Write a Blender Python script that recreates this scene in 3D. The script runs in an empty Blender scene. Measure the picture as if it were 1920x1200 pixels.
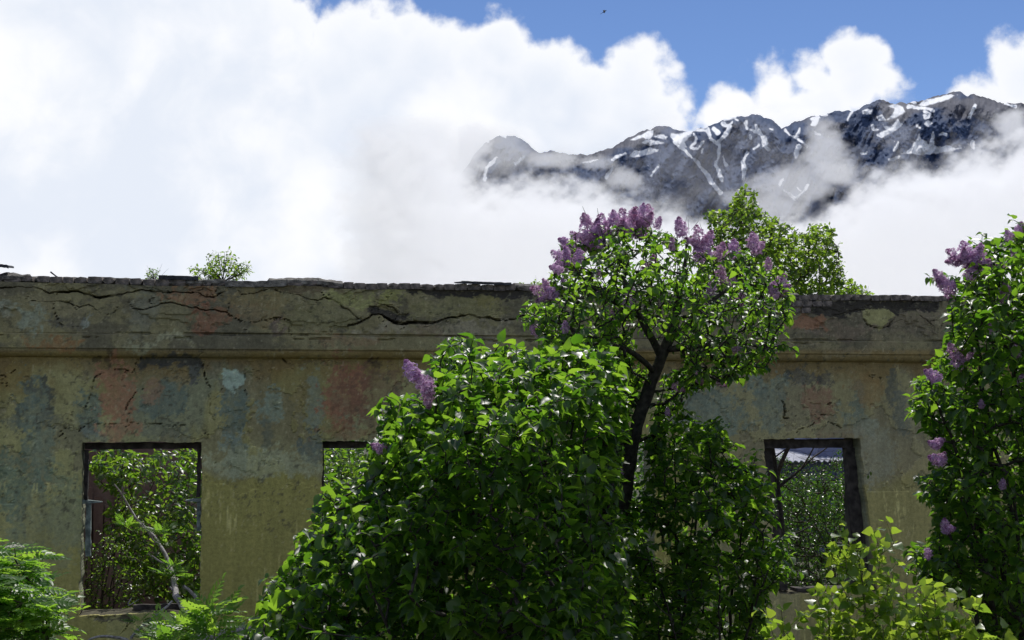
import bpy, math, random
import numpy as np
from mathutils import Vector, Matrix, Euler

R = math.radians
rng = np.random.default_rng(7)
random.seed(7)
scn = bpy.context.scene
col = scn.collection

# ------------------------------------------------------------------ camera
F = 2640.0                                   # focal length in photo pixels (photo 1920 wide)
PITCH = math.atan(155.0 / F)
CAM = np.array([0.0, 0.0, 3.2])
cam = bpy.data.cameras.new('camera')
cam.sensor_width = 36.0
cam.lens = 36.0 * F / 1920.0
cam.clip_start = 0.1
cam.clip_end = 30000
camo = bpy.data.objects.new('camera', cam)
camo.location = CAM
camo.rotation_euler = (R(90) + PITCH, 0, 0)
col.objects.link(camo)
scn.camera = camo

# ------------------------------------------------------------------ sky, sun, exposure
SUN_EL, SUN_AZ = R(56), R(13)               # azimuth from +Y, negative to the left
SUN_DIR = np.array([math.sin(SUN_AZ) * math.cos(SUN_EL), math.cos(SUN_AZ) * math.cos(SUN_EL), math.sin(SUN_EL)])
scn.view_settings.view_transform = 'Standard'
scn.view_settings.look = 'None'
scn.view_settings.gamma = 1
scn.view_settings.use_curve_mapping = False
scn.view_settings.exposure = -0.3
scn.cycles.max_bounces = 22
scn.cycles.diffuse_bounces = 3
scn.cycles.transmission_bounces = 4
scn.cycles.volume_bounces = 20
scn.cycles.sample_clamp_indirect = 6
scn.cycles.use_denoising = True

def ray_dir(px, py):
    d = np.array([(px - 960.0) / F, 1.0, (600.0 - py) / F])
    c, s = math.cos(PITCH), math.sin(PITCH)
    return np.array([d[0], d[1] * c - d[2] * s, d[1] * s + d[2] * c])

def P(px, py, Y):
    """the point at world depth Y seen at photo pixel (px, py)"""
    d = ray_dir(px, py)
    return CAM + d * (Y / d[1])

def pix(p):
    """photo pixel of world points (n x 3)"""
    p = np.atleast_2d(p) - CAM
    c, s = math.cos(PITCH), math.sin(PITCH)
    y = p[:, 1] * c + p[:, 2] * s
    z = -p[:, 1] * s + p[:, 2] * c
    return np.stack([960 + F * p[:, 0] / y, 600 - F * z / y], 1)

CLOUD_BLOBS = [(250, 260, 410), (705, 112, 112), (640, 150, 130), (760, 60, 60), (800, 120, 105), (880, 118, 92), (940, 112, 92), (1010, 165, 112),
               (1070, 220, 130), (1185, 160, 92), (1190, 235, 108), (820, 380, 350), (1130, 340, 180), (560, 60, 50), (1240, 210, 60),
               (1585, 112, 62), (1520, 142, 58), (1455, 182, 70), (1395, 212, 58), (1612, 165, 52), (1350, 232, 42), (1500, 255, 115),
               (1925, 150, 78), (1856, 192, 62), (1935, 95, 36), (1990, 180, 130), (1700, 420, 190), (1350, 420, 190)]
world = bpy.data.worlds.new('World')
scn.world = world
world.use_nodes = True
def build_world():
    nt = world.node_tree
    nt.nodes.clear()
    N, L = nt.nodes.new, nt.links.new
    def math_(op, a, b=None, clamp=False):
        n = N('ShaderNodeMath'); n.operation = op; n.use_clamp = clamp
        for i, v in enumerate((a, b)):
            if v is None: continue
            if isinstance(v, (int, float)): n.inputs[i].default_value = v
            else: L(v, n.inputs[i])
        return n.outputs[0]
    out = N('ShaderNodeOutputWorld')
    sky = N('ShaderNodeTexSky'); sky.sky_type = 'NISHITA'; sky.sun_disc = False
    sky.sun_elevation = SUN_EL; sky.sun_rotation = SUN_AZ; sky.altitude = 2600; sky.air_density = 1.0; sky.dust_density = 0.0; sky.ozone_density = 3.0
    tc = N('ShaderNodeTexCoord'); D = tc.outputs['Generated']
    def noise(scale, detail, rough, off=(0, 0, 0), dist=0.0):
        m = N('ShaderNodeMapping'); m.inputs['Location'].default_value = off; L(D, m.inputs[0])
        n = N('ShaderNodeTexNoise'); n.inputs['Scale'].default_value = scale; n.inputs['Detail'].default_value = detail
        n.inputs['Roughness'].default_value = rough; n.inputs['Distortion'].default_value = dist
        L(m.outputs[0], n.inputs['Vector']); return n.outputs[0]
    best = None
    for (x, y, r) in CLOUD_BLOBS:
        d = ray_dir(x, y); d = d / np.linalg.norm(d)
        v = N('ShaderNodeVectorMath'); v.operation = 'DISTANCE'; L(D, v.inputs[0]); v.inputs[1].default_value = tuple(d)
        rr = r / F
        q = math_('SUBTRACT', rr, v.outputs['Value'])        # signed distance inside the puff, radians
        best = q if best is None else math_('MAXIMUM', best, q)
    # broken cloud everywhere else round the sky, away from the clear gap in view
    h = ray_dir(1500, 20); h = h / np.linalg.norm(h)
    v = N('ShaderNodeVectorMath'); v.operation = 'DISTANCE'; L(D, v.inputs[0]); v.inputs[1].default_value = tuple(h)
    far = math_('MULTIPLY', math_('SUBTRACT', v.outputs['Value'], 0.42), 0.25)
    gen = math_('MULTIPLY', math_('SUBTRACT', noise(2.2, 6, 0.55, (3, 1, 2)), 0.54), 0.5)
    gen = math_('MINIMUM', gen, far)
    sep = N('ShaderNodeSeparateXYZ'); L(D, sep.inputs[0])
    low = math_('SUBTRACT', 0.14, sep.outputs['Z'])
    best = math_('MAXIMUM', best, math_('MAXIMUM', gen, low))
    edge = math_('MULTIPLY', math_('SUBTRACT', noise(24, 9, 0.55, (0, 0, 0), 0.0), 0.5), 0.062)
    vor = N('ShaderNodeTexVoronoi'); vor.feature = 'SMOOTH_F1'; vor.inputs['Scale'].default_value = 60; vor.inputs['Smoothness'].default_value = 0.35
    L(D, vor.inputs['Vector'])
    puff = math_('MULTIPLY', math_('SUBTRACT', 0.45, vor.outputs['Distance']), 0.010)
    dens = math_('ADD', math_('ADD', best, edge), puff)
    mr = N('ShaderNodeMapRange'); mr.interpolation_type = 'SMOOTHSTEP'
    mr.inputs['From Min'].default_value = -0.004; mr.inputs['From Max'].default_value = 0.009; L(dens, mr.inputs[0])
    # body of the cloud: brighter billows, faint blue grey hollows
    shade = math_('ADD', math_('MULTIPLY', noise(7.5, 5, 0.5, (5, 2, 7), 0.15), 0.7), math_('MULTIPLY', noise(21, 7, 0.55, (1, 8, 3), 0.4), 0.3))
    sm = N('ShaderNodeMapRange'); sm.interpolation_type = 'SMOOTHSTEP'; sm.inputs['From Min'].default_value = 0.39; sm.inputs['From Max'].default_value = 0.585; L(shade, sm.inputs[0])
    deep = N('ShaderNodeMapRange'); deep.inputs['From Min'].default_value = 0.0; deep.inputs['From Max'].default_value = 0.05; L(dens, deep.inputs[0])
    t = math_('MAXIMUM', sm.outputs[0], math_('SUBTRACT', 1.0, deep.outputs[0]))
    cr = N('ShaderNodeMix'); cr.data_type = 'RGBA'
    cr.inputs['A'].default_value = (0.81, 0.865, 0.965, 1); cr.inputs['B'].default_value = (1.01, 1.02, 1.05, 1); L(t, cr.inputs['Factor'])
    b1 = N('ShaderNodeBackground'); b1.inputs['Strength'].default_value = 0.105; tint = N('ShaderNodeVectorMath'); tint.operation = 'MULTIPLY'; tint.inputs[1].default_value = (0.97, 1.03, 1.20); L(sky.outputs[0], tint.inputs[0]); L(tint.outputs[0], b1.inputs['Color'])
    b2 = N('ShaderNodeBackground'); b2.inputs['Strength'].default_value = 1.22; L(cr.outputs['Result'], b2.inputs['Color'])
    mx = N('ShaderNodeMixShader'); L(mr.outputs[0], mx.inputs[0]); L(b1.outputs[0], mx.inputs[1]); L(b2.outputs[0], mx.inputs[2])
    L(mx.outputs[0], out.inputs[0])
build_world()

sun = bpy.data.lights.new('sun', 'SUN'); sun.energy = 4.6; sun.angle = R(0.53); sun.color = (1.0, 0.965, 0.91)
suno = bpy.data.objects.new('sun', sun)
suno.rotation_euler = Vector(SUN_DIR).to_track_quat('Z', 'Y').to_euler()
suno.location = (0, 0, 30)
col.objects.link(suno)

# ------------------------------------------------------------------ helpers
def tag(o, label=None, cat=None, group=None, kind=None):
    for k, v in (('label', label), ('category', cat), ('group', group), ('kind', kind)):
        if v: o[k] = v
    return o

def empty(name, loc=(0, 0, 0), rz=0.0):
    o = bpy.data.objects.new(name, None); o.empty_display_size = 0.2
    o.location = loc; o.rotation_euler = (0, 0, rz); col.objects.link(o); return o

def mesh_np(name, verts, faces, smooth=True, mats=None, attrs=None, mat_idx=None):
    """faces: (n,k) array or list of such arrays"""
    me = bpy.data.meshes.new(name)
    if not isinstance(faces, (list, tuple)): faces = [faces]
    faces = [np.asarray(f, dtype=np.int32) for f in faces if len(f)]
    verts = np.asarray(verts, dtype=np.float32)
    loops = np.concatenate([f.ravel() for f in faces])
    sizes = np.concatenate([np.full(len(f), f.shape[1], dtype=np.int32) for f in faces])
    starts = np.concatenate([[0], np.cumsum(sizes)[:-1]]).astype(np.int32)
    me.vertices.add(len(verts)); me.vertices.foreach_set('co', verts.ravel())
    me.loops.add(len(loops)); me.loops.foreach_set('vertex_index', loops)
    me.polygons.add(len(sizes)); me.polygons.foreach_set('loop_start', starts); me.polygons.foreach_set('loop_total', sizes)
    me.polygons.foreach_set('use_smooth', np.full(len(sizes), smooth, dtype=bool))
    if mat_idx is not None: me.polygons.foreach_set('material_index', np.asarray(mat_idx, dtype=np.int32))
    for k, a in (attrs or {}).items():
        a = np.asarray(a, dtype=np.float32)
        if a.ndim == 1:
            at = me.attributes.new(k, 'FLOAT', 'POINT'); at.data.foreach_set('value', a)
        else:
            at = me.attributes.new(k, 'FLOAT_COLOR', 'POINT'); at.data.foreach_set('color', np.concatenate([a, np.ones((len(a), 1), np.float32)], 1).ravel())
    me.update(calc_edges=True)
    for m in (mats or []): me.materials.append(m)
    return me

def link(name, me, parent=None, loc=None):
    o = bpy.data.objects.new(name, me); col.objects.link(o)
    if parent is not None: o.parent = parent
    if loc is not None: o.location = loc
    return o

def lin(c):
    c = np.asarray(c, dtype=float) / 255.0
    return np.where(c <= 0.04045, c / 12.92, ((c + 0.055) / 1.055) ** 2.4)

def _hash(ix, iy, iz, seed):
    h = (ix * 374761393 + iy * 668265263 + iz * 2147483647 + seed * 974711) & 0xFFFFFFFF
    h = ((h ^ (h >> 13)) * 1274126177) & 0xFFFFFFFF
    h = h ^ (h >> 16)
    return (h & 0xFFFFFF) / float(0xFFFFFF)

def vnoise(x, y, z=None, seed=0):
    x = np.asarray(x, float); y = np.asarray(y, float)
    z = np.zeros_like(x) if z is None else np.asarray(z, float)
    ix, iy, iz = (np.floor(v).astype(np.int64) for v in (x, y, z))
    fx, fy, fz = x - ix, y - iy, z - iz
    fx, fy, fz = (f * f * (3 - 2 * f) for f in (fx, fy, fz))
    out = 0
    for dx in (0, 1):
        for dy in (0, 1):
            for dz in (0, 1):
                w = (fx if dx else 1 - fx) * (fy if dy else 1 - fy) * (fz if dz else 1 - fz)
                out = out + w * _hash(ix + dx, iy + dy, iz + dz, seed)
    return out

def fbm(x, y, z=None, oct=5, seed=0, rough=0.5):
    a, t, s = 1.0, 0.0, 0.0
    f = 1.0
    for i in range(oct):
        s = s + a * vnoise(x * f + 17.3 * i, y * f - 9.1 * i, None if z is None else z * f, seed + i)
        t += a; a *= rough; f *= 2.03
    return s / t

def sstep(a, b, x):
    t = np.clip((x - a) / (b - a), 0, 1)
    return t * t * (3 - 2 * t)

def in_poly(x, y, poly):
    poly = np.asarray(poly, float)
    inside = np.zeros(np.shape(x), bool)
    j = len(poly) - 1
    for i in range(len(poly)):
        xi, yi = poly[i]; xj, yj = poly[j]
        c = ((yi > y) != (yj > y)) & (x < (xj - xi) * (y - yi) / (yj - yi + 1e-12) + xi)
        inside ^= c
        j = i
    return inside

def seg_dist(x, y, pts, closed=False):
    pts = np.asarray(pts, float)
    if closed: pts = np.vstack([pts, pts[:1]])
    best = np.full(np.shape(x), 1e9)
    for a, b in zip(pts[:-1], pts[1:]):
        d = b - a; L2 = d @ d + 1e-12
        t = np.clip(((x - a[0]) * d[0] + (y - a[1]) * d[1]) / L2, 0, 1)
        best = np.minimum(best, np.hypot(x - a[0] - t * d[0], y - a[1] - t * d[1]))
    return best

# ------------------------------------------------------------------ materials
MATS = {}
def new_mat(name):
    m = bpy.data.materials.new(name); m.use_nodes = True; m.node_tree.nodes.clear()
    MATS[name] = m
    nt = m.node_tree
    return m, nt.nodes.new, nt.links.new, nt.nodes.new('ShaderNodeOutputMaterial')

def surf_mat(name, c1, c2, scale=8, rough=0.85, bump=0.3, bscale=40, detail=6, dist=0.0, spec=0.3, bdist=0.02):
    m, N, L, out = new_mat(name)
    tc = N('ShaderNodeTexCoord')
    n = N('ShaderNodeTexNoise'); n.inputs['Scale'].default_value = scale; n.inputs['Detail'].default_value = detail; n.inputs['Distortion'].default_value = dist
    L(tc.outputs['Object'], n.inputs['Vector'])
    r = N('ShaderNodeValToRGB'); r.color_ramp.elements[0].position = 0.35; r.color_ramp.elements[1].position = 0.65
    r.color_ramp.elements[0].color = (*c1, 1); r.color_ramp.elements[1].color = (*c2, 1)
    L(n.outputs[0], r.inputs[0])
    b = N('ShaderNodeBsdfPrincipled'); b.inputs['Roughness'].default_value = rough; b.inputs['Specular IOR Level'].default_value = spec
    L(r.outputs[0], b.inputs['Base Color'])
    n2 = N('ShaderNodeTexNoise'); n2.inputs['Scale'].default_value = bscale; n2.inputs['Detail'].default_value = 8; L(tc.outputs['Object'], n2.inputs['Vector'])
    bp = N('ShaderNodeBump'); bp.inputs['Strength'].default_value = bump; bp.inputs['Distance'].default_value = bdist; L(n2.outputs[0], bp.inputs['Height'])
    L(bp.outputs[0], b.inputs['Normal']); L(b.outputs[0], out.inputs[0])
    return m

def leaf_mat(name, c_dark, c_light, t_dark, t_light, rough=0.36, trans=0.5, spec=0.5):
    """thin leaf: waxy reflecting side and light passing through"""
    m, N, L, out = new_mat(name)
    oi = N('ShaderNodeObjectInfo'); at = N('ShaderNodeAttribute'); at.attribute_name = 'var'
    ad = N('ShaderNodeMath'); ad.operation = 'ADD'; L(oi.outputs['Random'], ad.inputs[0]); L(at.outputs['Fac'], ad.inputs[1])
    fr = N('ShaderNodeMath'); fr.operation = 'FRACT'; L(ad.outputs[0], fr.inputs[0])
    mc = N('ShaderNodeMix'); mc.data_type = 'RGBA'; mc.inputs['A'].default_value = (*c_dark, 1); mc.inputs['B'].default_value = (*c_light, 1); L(fr.outputs[0], mc.inputs['Factor'])
    mt = N('ShaderNodeMix'); mt.data_type = 'RGBA'; mt.inputs['A'].default_value = (*t_dark, 1); mt.inputs['B'].default_value = (*t_light, 1); L(fr.outputs[0], mt.inputs['Factor'])
    b = N('ShaderNodeBsdfPrincipled'); b.inputs['Roughness'].default_value = rough; b.inputs['Specular IOR Level'].default_value = spec
    L(mc.outputs['Result'], b.inputs['Base Color'])
    tr = N('ShaderNodeBsdfTranslucent'); L(mt.outputs['Result'], tr.inputs['Color'])
    mx = N('ShaderNodeMixShader'); mx.inputs[0].default_value = trans; L(b.outputs[0], mx.inputs[1]); L(tr.outputs[0], mx.inputs[2])
    L(mx.outputs[0], out.inputs[0])
    return m

lilac_leaf = leaf_mat('lilac_leaf', (0.020, 0.045, 0.014), (0.040, 0.08, 0.018), (0.12, 0.33, 0.015), (0.44, 0.74, 0.05), rough=0.38, spec=0.55)
poplar_leaf = leaf_mat('poplar_leaf', (0.06, 0.11, 0.02), (0.10, 0.15, 0.025), (0.32, 0.55, 0.04), (0.58, 0.76, 0.07), rough=0.36)
birch_leaf = leaf_mat('aspen_leaf', (0.035, 0.08, 0.015), (0.07, 0.12, 0.02), (0.26, 0.48, 0.03), (0.50, 0.72, 0.06), rough=0.4)
rowan_leaf = leaf_mat('rowan_leaf', (0.05, 0.11, 0.025), (0.08, 0.16, 0.03), (0.30, 0.62, 0.05), (0.50, 0.80, 0.07), rough=0.4, spec=0.5)
shrub_leaf = leaf_mat('shrub_leaf', (0.025, 0.055, 0.016), (0.05, 0.09, 0.02), (0.16, 0.38, 0.02), (0.40, 0.60, 0.05), rough=0.34, spec=.7)
bark = surf_mat('bark', (0.025, 0.021, 0.018), (0.075, 0.065, 0.055), scale=30, bump=0.6, bscale=90, bdist=0.006)
grey_bark = surf_mat('grey_bark', (0.16, 0.15, 0.14), (0.42, 0.40, 0.39), scale=35, bump=0.6, bscale=110, bdist=0.006)
twig_mat = surf_mat('twig', (0.04, 0.032, 0.022), (0.10, 0.085, 0.06), scale=30, bump=0.2, bscale=90)
shaded_leaf = leaf_mat('shaded_leaf', (0.02, 0.042, 0.014), (0.04, 0.07, 0.018), (0.06, 0.16, 0.012), (0.14, 0.30, 0.02), rough=0.3, spec=.7)  # shrub leaf with dimmer colours, so the thicket looks less lit
stem_green = surf_mat('green_stem', (0.10, 0.09, 0.04), (0.13, 0.16, 0.05), scale=30, bump=0.1)
brick_mat = surf_mat('old_brick', (0.08, 0.074, 0.066), (0.30, 0.25, 0.21), scale=9, bump=0.8, bscale=60, bdist=0.012)
mortar_mat = surf_mat('crumbling_mortar', (0.07, 0.066, 0.055), (0.30, 0.28, 0.24), scale=14, bump=1.0, bscale=70, bdist=0.015)
wood_dark = surf_mat('weathered_dark_wood', (0.03, 0.025, 0.022), (0.10, 0.085, 0.075), scale=12, bump=0.5, bscale=60, bdist=0.008)
wood_pale = surf_mat('flaking_pale_paint', (0.12, 0.15, 0.14), (0.30, 0.36, 0.33), scale=22, bump=0.5, bscale=70, bdist=0.006)
roof_felt = surf_mat('black_roof_sheet', (0.02, 0.021, 0.025), (0.06, 0.062, 0.07), scale=10, bump=0.4, bscale=50, rough=0.7)
inner_wall = surf_mat('inner_pink_plaster', (0.15, 0.095, 0.08), (0.30, 0.22, 0.19), scale=1.6, bump=0.5, bscale=25, detail=9, dist=0.8)
inner_shell = surf_mat('inner_plaster', (0.16, 0.15, 0.12), (0.32, 0.29, 0.23), scale=2.5, bump=0.5, bscale=25, detail=8)
asbestos = surf_mat('pale_corrugated_roofing', (0.42, 0.42, 0.44), (0.66, 0.66, 0.70), scale=3, bump=0.2, bscale=30)
slate_blue = surf_mat('blue_grey_boards', (0.10, 0.12, 0.20), (0.17, 0.19, 0.30), scale=3, bump=0.2, bscale=30)
soil = surf_mat('soil', (0.03, 0.035, 0.018), (0.08, 0.075, 0.045), scale=2.5, bump=0.6, bscale=12, bdist=0.05)
grass_mat = leaf_mat('grass_blade', (0.04, 0.08, 0.02), (0.08, 0.13, 0.03), (0.12, 0.28, 0.03), (0.25, 0.42, 0.05), rough=0.5)
bird_mat = surf_mat('bird_feathers', (0.01, 0.01, 0.012), (0.03, 0.03, 0.035), scale=20, bump=0.1)
umbel_mat = leaf_mat('cream_blossom', (0.6, 0.58, 0.48), (0.75, 0.74, 0.64), (0.5, 0.5, 0.4), (0.6, 0.6, 0.5), rough=0.6)

def petal_mat():
    m, N, L, out = new_mat('lilac_petal')
    oi = N('ShaderNodeObjectInfo'); at = N('ShaderNodeAttribute'); at.attribute_name = 'var'
    r = N('ShaderNodeValToRGB')
    e = r.color_ramp.elements; e[0].position = 0.0; e[0].color = (0.22, 0.06, 0.19, 1); e[1].position = 1.0; e[1].color = (0.86, 0.66, 0.84, 1)
    k = e.new(0.45); k.color = (0.66, 0.42, 0.64, 1)
    L(at.outputs['Fac'], r.inputs[0])
    hs = N('ShaderNodeHueSaturation'); L(r.outputs[0], hs.inputs['Color'])
    mr = N('ShaderNodeMapRange'); mr.inputs['To Min'].default_value = 0.47; mr.inputs['To Max'].default_value = 0.53; L(oi.outputs['Random'], mr.inputs[0]); L(mr.outputs[0], hs.inputs['Hue'])
    b = N('ShaderNodeBsdfPrincipled'); b.inputs['Roughness'].default_value = 0.6; L(hs.outputs[0], b.inputs['Base Color'])
    tr = N('ShaderNodeBsdfTranslucent'); L(hs.outputs[0], tr.inputs['Color'])
    mx = N('ShaderNodeMixShader'); mx.inputs[0].default_value = 0.55; L(b.outputs[0], mx.inputs[1]); L(tr.outputs[0], mx.inputs[2]); L(mx.outputs[0], out.inputs[0])
    return m
petal = petal_mat()

def plaster_mat():
    m, N, L, out = new_mat('weathered_plaster')
    at = N('ShaderNodeAttribute'); at.attribute_name = 'tone'
    tc = N('ShaderNodeTexCoord')
    n = N('ShaderNodeTexNoise'); n.inputs['Scale'].default_value = 26; n.inputs['Detail'].default_value = 10; n.inputs['Roughness'].default_value = 0.7; L(tc.outputs['Object'], n.inputs['Vector'])
    mr = N('ShaderNodeMapRange'); mr.inputs['From Min'].default_value = 0.3; mr.inputs['From Max'].default_value = 0.7; mr.inputs['To Min'].default_value = 0.72; mr.inputs['To Max'].default_value = 1.24; L(n.outputs[0], mr.inputs[0])
    # rain streaks: noise drawn out downwards
    mp = N('ShaderNodeMapping'); mp.inputs['Scale'].default_value = (9, 9, 0.9); L(tc.outputs['Object'], mp.inputs[0])
    n3 = N('ShaderNodeTexNoise'); n3.inputs['Scale'].default_value = 1.0; n3.inputs['Detail'].default_value = 7; n3.inputs['Roughness'].default_value = 0.65; L(mp.outputs[0], n3.inputs['Vector'])
    mr3 = N('ShaderNodeMapRange'); mr3.inputs['From Min'].default_value = 0.3; mr3.inputs['From Max'].default_value = 0.7; mr3.inputs['To Min'].default_value = 0.84; mr3.inputs['To Max'].default_value = 1.14; L(n3.outputs[0], mr3.inputs[0])
    mu = N('ShaderNodeMath'); mu.operation = 'MULTIPLY'; L(mr.outputs[0], mu.inputs[0]); L(mr3.outputs[0], mu.inputs[1])
    vm = N('ShaderNodeVectorMath'); vm.operation = 'SCALE'; L(at.outputs['Color'], vm.inputs[0]); L(mu.outputs[0], vm.inputs['Scale'])
    b = N('ShaderNodeBsdfPrincipled'); b.inputs['Roughness'].default_value = 0.92; b.inputs['Specular IOR Level'].default_value = 0.2
    L(vm.outputs[0], b.inputs['Base Color'])
    n2 = N('ShaderNodeTexNoise'); n2.inputs['Scale'].default_value = 60; n2.inputs['Detail'].default_value = 9; n2.inputs['Roughness'].default_value = 0.7; L(tc.outputs['Object'], n2.inputs['Vector'])
    bp = N('ShaderNodeBump'); bp.inputs['Strength'].default_value = 0.7; bp.inputs['Distance'].default_value = 0.012; L(n2.outputs[0], bp.inputs['Height'])
    L(bp.outputs[0], b.inputs['Normal']); L(b.outputs[0], out.inputs[0])
    return m
plaster = plaster_mat()

# ------------------------------------------------------------------ ground
def make_ground():
    xs = np.concatenate([np.linspace(-6000, -60, 25), np.linspace(-50, 50, 81), np.linspace(60, 6000, 25)])
    ys = np.concatenate([np.linspace(-6000, -60, 20), np.linspace(-50, 60, 89), np.linspace(70, 9000, 40)])
    X, Y = np.meshgrid(xs, ys)
    Z = 1.55 * (1 - sstep(1.5, 7.5, Y)) * (1 - sstep(20, 60, np.abs(X))) + 0.12 * (fbm(X * 0.4, Y * 0.4, seed=3) - 0.5)
    Z = Z - sstep(60, 2500, np.hypot(X, Y)) * 8
    v = np.stack([X, Y, Z], -1).reshape(-1, 3)
    nx, ny = len(xs), len(ys)
    i = np.arange(nx * ny).reshape(ny, nx)
    f = np.stack([i[:-1, :-1], i[:-1, 1:], i[1:, 1:], i[1:, :-1]], -1).reshape(-1, 4)
    o = link('ground', mesh_np('ground', v, f, mats=[soil])); tag(o, kind='structure')
make_ground()

# ------------------------------------------------------------------ mountain
RIDGE = [(790, 700), (812, 560), (832, 430), (858, 335), (900, 275), (925, 258), (945, 253), (965, 256), (985, 268), (1010, 285), (1040, 283), (1080, 290), (1110, 290), (1150, 275), (1190, 252),
         (1215, 243), (1238, 236), (1258, 240), (1275, 247), (1300, 243), (1330, 235), (1360, 224), (1385, 220), (1410, 215), (1430, 220), (1450, 228), (1465, 238),
         (1480, 233), (1520, 220), (1565, 208), (1600, 208), (1625, 196), (1650, 188), (1670, 194), (1700, 194), (1730, 188), (1760, 180), (1785, 173), (1800, 172),
         (1812, 178), (1825, 176), (1850, 184), (1865, 188), (1880, 193), (1925, 193), (2000, 215), (2100, 240), (2300, 300)]
def _z1(*pts): return [(840 + x / 3.556, 140 + y / 3.556) for x, y in pts]
def _z2(*pts): return [(1380 + x / 3.556, 140 + y / 3.556) for x, y in pts]
SNOW_POLYS = [
    _z1((1345, 375), (1368, 372), (1360, 410), (1340, 430), (1300, 425), (1240, 440), (1215, 435), (1260, 405)),
    _z1((1375, 410), (1400, 398), (1440, 400), (1460, 415), (1450, 430), (1410, 425), (1385, 420)),
    _z1((1280, 455), (1310, 435), (1390, 440), (1440, 455), (1400, 465), (1350, 470), (1300, 465)),
    _z1((1200, 550), (1240, 515), (1300, 500), (1340, 490), (1420, 492), (1400, 515), (1330, 525), (1250, 545)),
    _z1((1490, 395), (1560, 385), (1640, 370), (1625, 400), (1570, 450), (1590, 480), (1560, 490), (1520, 455), (1490, 415)),
    _z2((840, 240), (880, 225), (910, 235), (905, 260), (870, 270), (845, 262)),
    _z2((1010, 210), (1060, 200), (1110, 215), (1130, 245), (1110, 270), (1060, 285), (1010, 308), (950, 308), (940, 280), (975, 255), (1000, 295), (1040, 265), (1055, 225)),
    _z2((940, 405), (1000, 370), (985, 345), (1040, 345), (1080, 295), (1095, 320), (1120, 325), (1080, 365), (1020, 395), (970, 418)),
    _z2((1210, 205), (1270, 170), (1340, 150), (1430, 128), (1480, 135), (1440, 155), (1380, 175), (1320, 190), (1260, 208)),
    _z2((1260, 330), (1280, 310), (1310, 325), (1280, 345)),
    _z2((1130, 520), (1180, 470), (1205, 435), (1220, 380), (1235, 430), (1270, 440), (1285, 470), (1315, 380), (1320, 470), (1370, 490), (1400, 475), (1500, 490), (1450, 505), (1380, 510), (1330, 525), (1200, 535), (1100, 525)),
]
SNOW_LINES = [
    (_z1((1500, 440), (1560, 490), (1620, 545), (1670, 595), (1710, 640), (1750, 700), (1815, 775)), 18),
    (_z1((1645, 375), (1700, 378)), 12), (_z1((1715, 360), (1750, 420), (1800, 455), (1845, 420), (1885, 345)), 20),
    (_z1((1815, 460), (1800, 520), (1795, 600), (1835, 695)), 13), (_z1((1760, 355), (1800, 385)), 20),
    (_z1((1640, 400), (1650, 440), (1620, 490), (1660, 495), (1690, 455)), 11), (_z1((1400, 600), (1370, 650), (1350, 690)), 10),
    (_z1((1095, 575), (1130, 550), (1170, 520)), 9), (_z1((1060, 690), (1090, 620)), 10), (_z1((1850, 300), (1915, 290)), 12), (_z1((1830, 320), (1870, 340), (1900, 320)), 10),
    (_z1((320, 545), (290, 590), (260, 620), (240, 685)), 14), (_z1((500, 555), (450, 590)), 10), (_z1((350, 412), (385, 420)), 10), (_z1((1830, 540), (1855, 600)), 8),
    (_z1((1000, 560), (900, 590)), 8), (_z1((1700, 500), (1690, 520)), 12), (_z1((265, 455), (270, 460)), 12),
    (_z2((60, 315), (80, 360), (130, 385)), 12), (_z2((130, 345), (150, 385), (180, 430), (185, 470), (215, 500)), 19), (_z2((75, 515), (50, 580), (60, 640), (62, 690)), 15),
    (_z2((90, 410), (95, 425)), 12), (_z2((150, 470), (130, 490)), 10), (_z2((320, 360), (360, 400), (420, 440), (465, 480)), 13), (_z2((435, 360), (395, 410)), 10),
    (_z2((405, 480), (395, 540)), 24), (_z2((515, 295), (545, 290), (515, 340)), 16), (_z2((905, 335), (915, 365), (945, 370)), 9), (_z2((1170, 190), (1200, 195)), 12),
    (_z2((1160, 225), (1220, 235), (1310, 230)), 15), (_z2((1255, 260), (1290, 260)), 15), (_z2((1250, 285), (1300, 280)), 11), (_z2((1210, 345), (1230, 355)), 13),
    (_z2((1345, 397), (1395, 400)), 9), (_z2((1595, 200), (1580, 240), (1562, 275)), 13), (_z2((1070, 440), (1062, 490)), 10), (_z2((1575, 440), (1580, 490)), 12),
    (_z2((1790, 195), (1870, 210)), 12), (_z2((1020, 570), (1090, 550)), 12), (_z2((485, 745), (430, 800), (395, 830), (320, 780)), 10), (_z2((405, 755), (435, 775)), 8),
    (_z2((320, 690), (295, 740)), 14), (_z2((585, 270), (610, 265)), 9), (_z2((750, 300), (780, 250)), 8), (_z2((0, 303), (14, 303)), 10), (_z2((230, 365), (240, 370)), 9),
    (_z2((520, 390), (550, 400)), 9), (_z2((830, 530), (880, 525)), 8),
]
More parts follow.
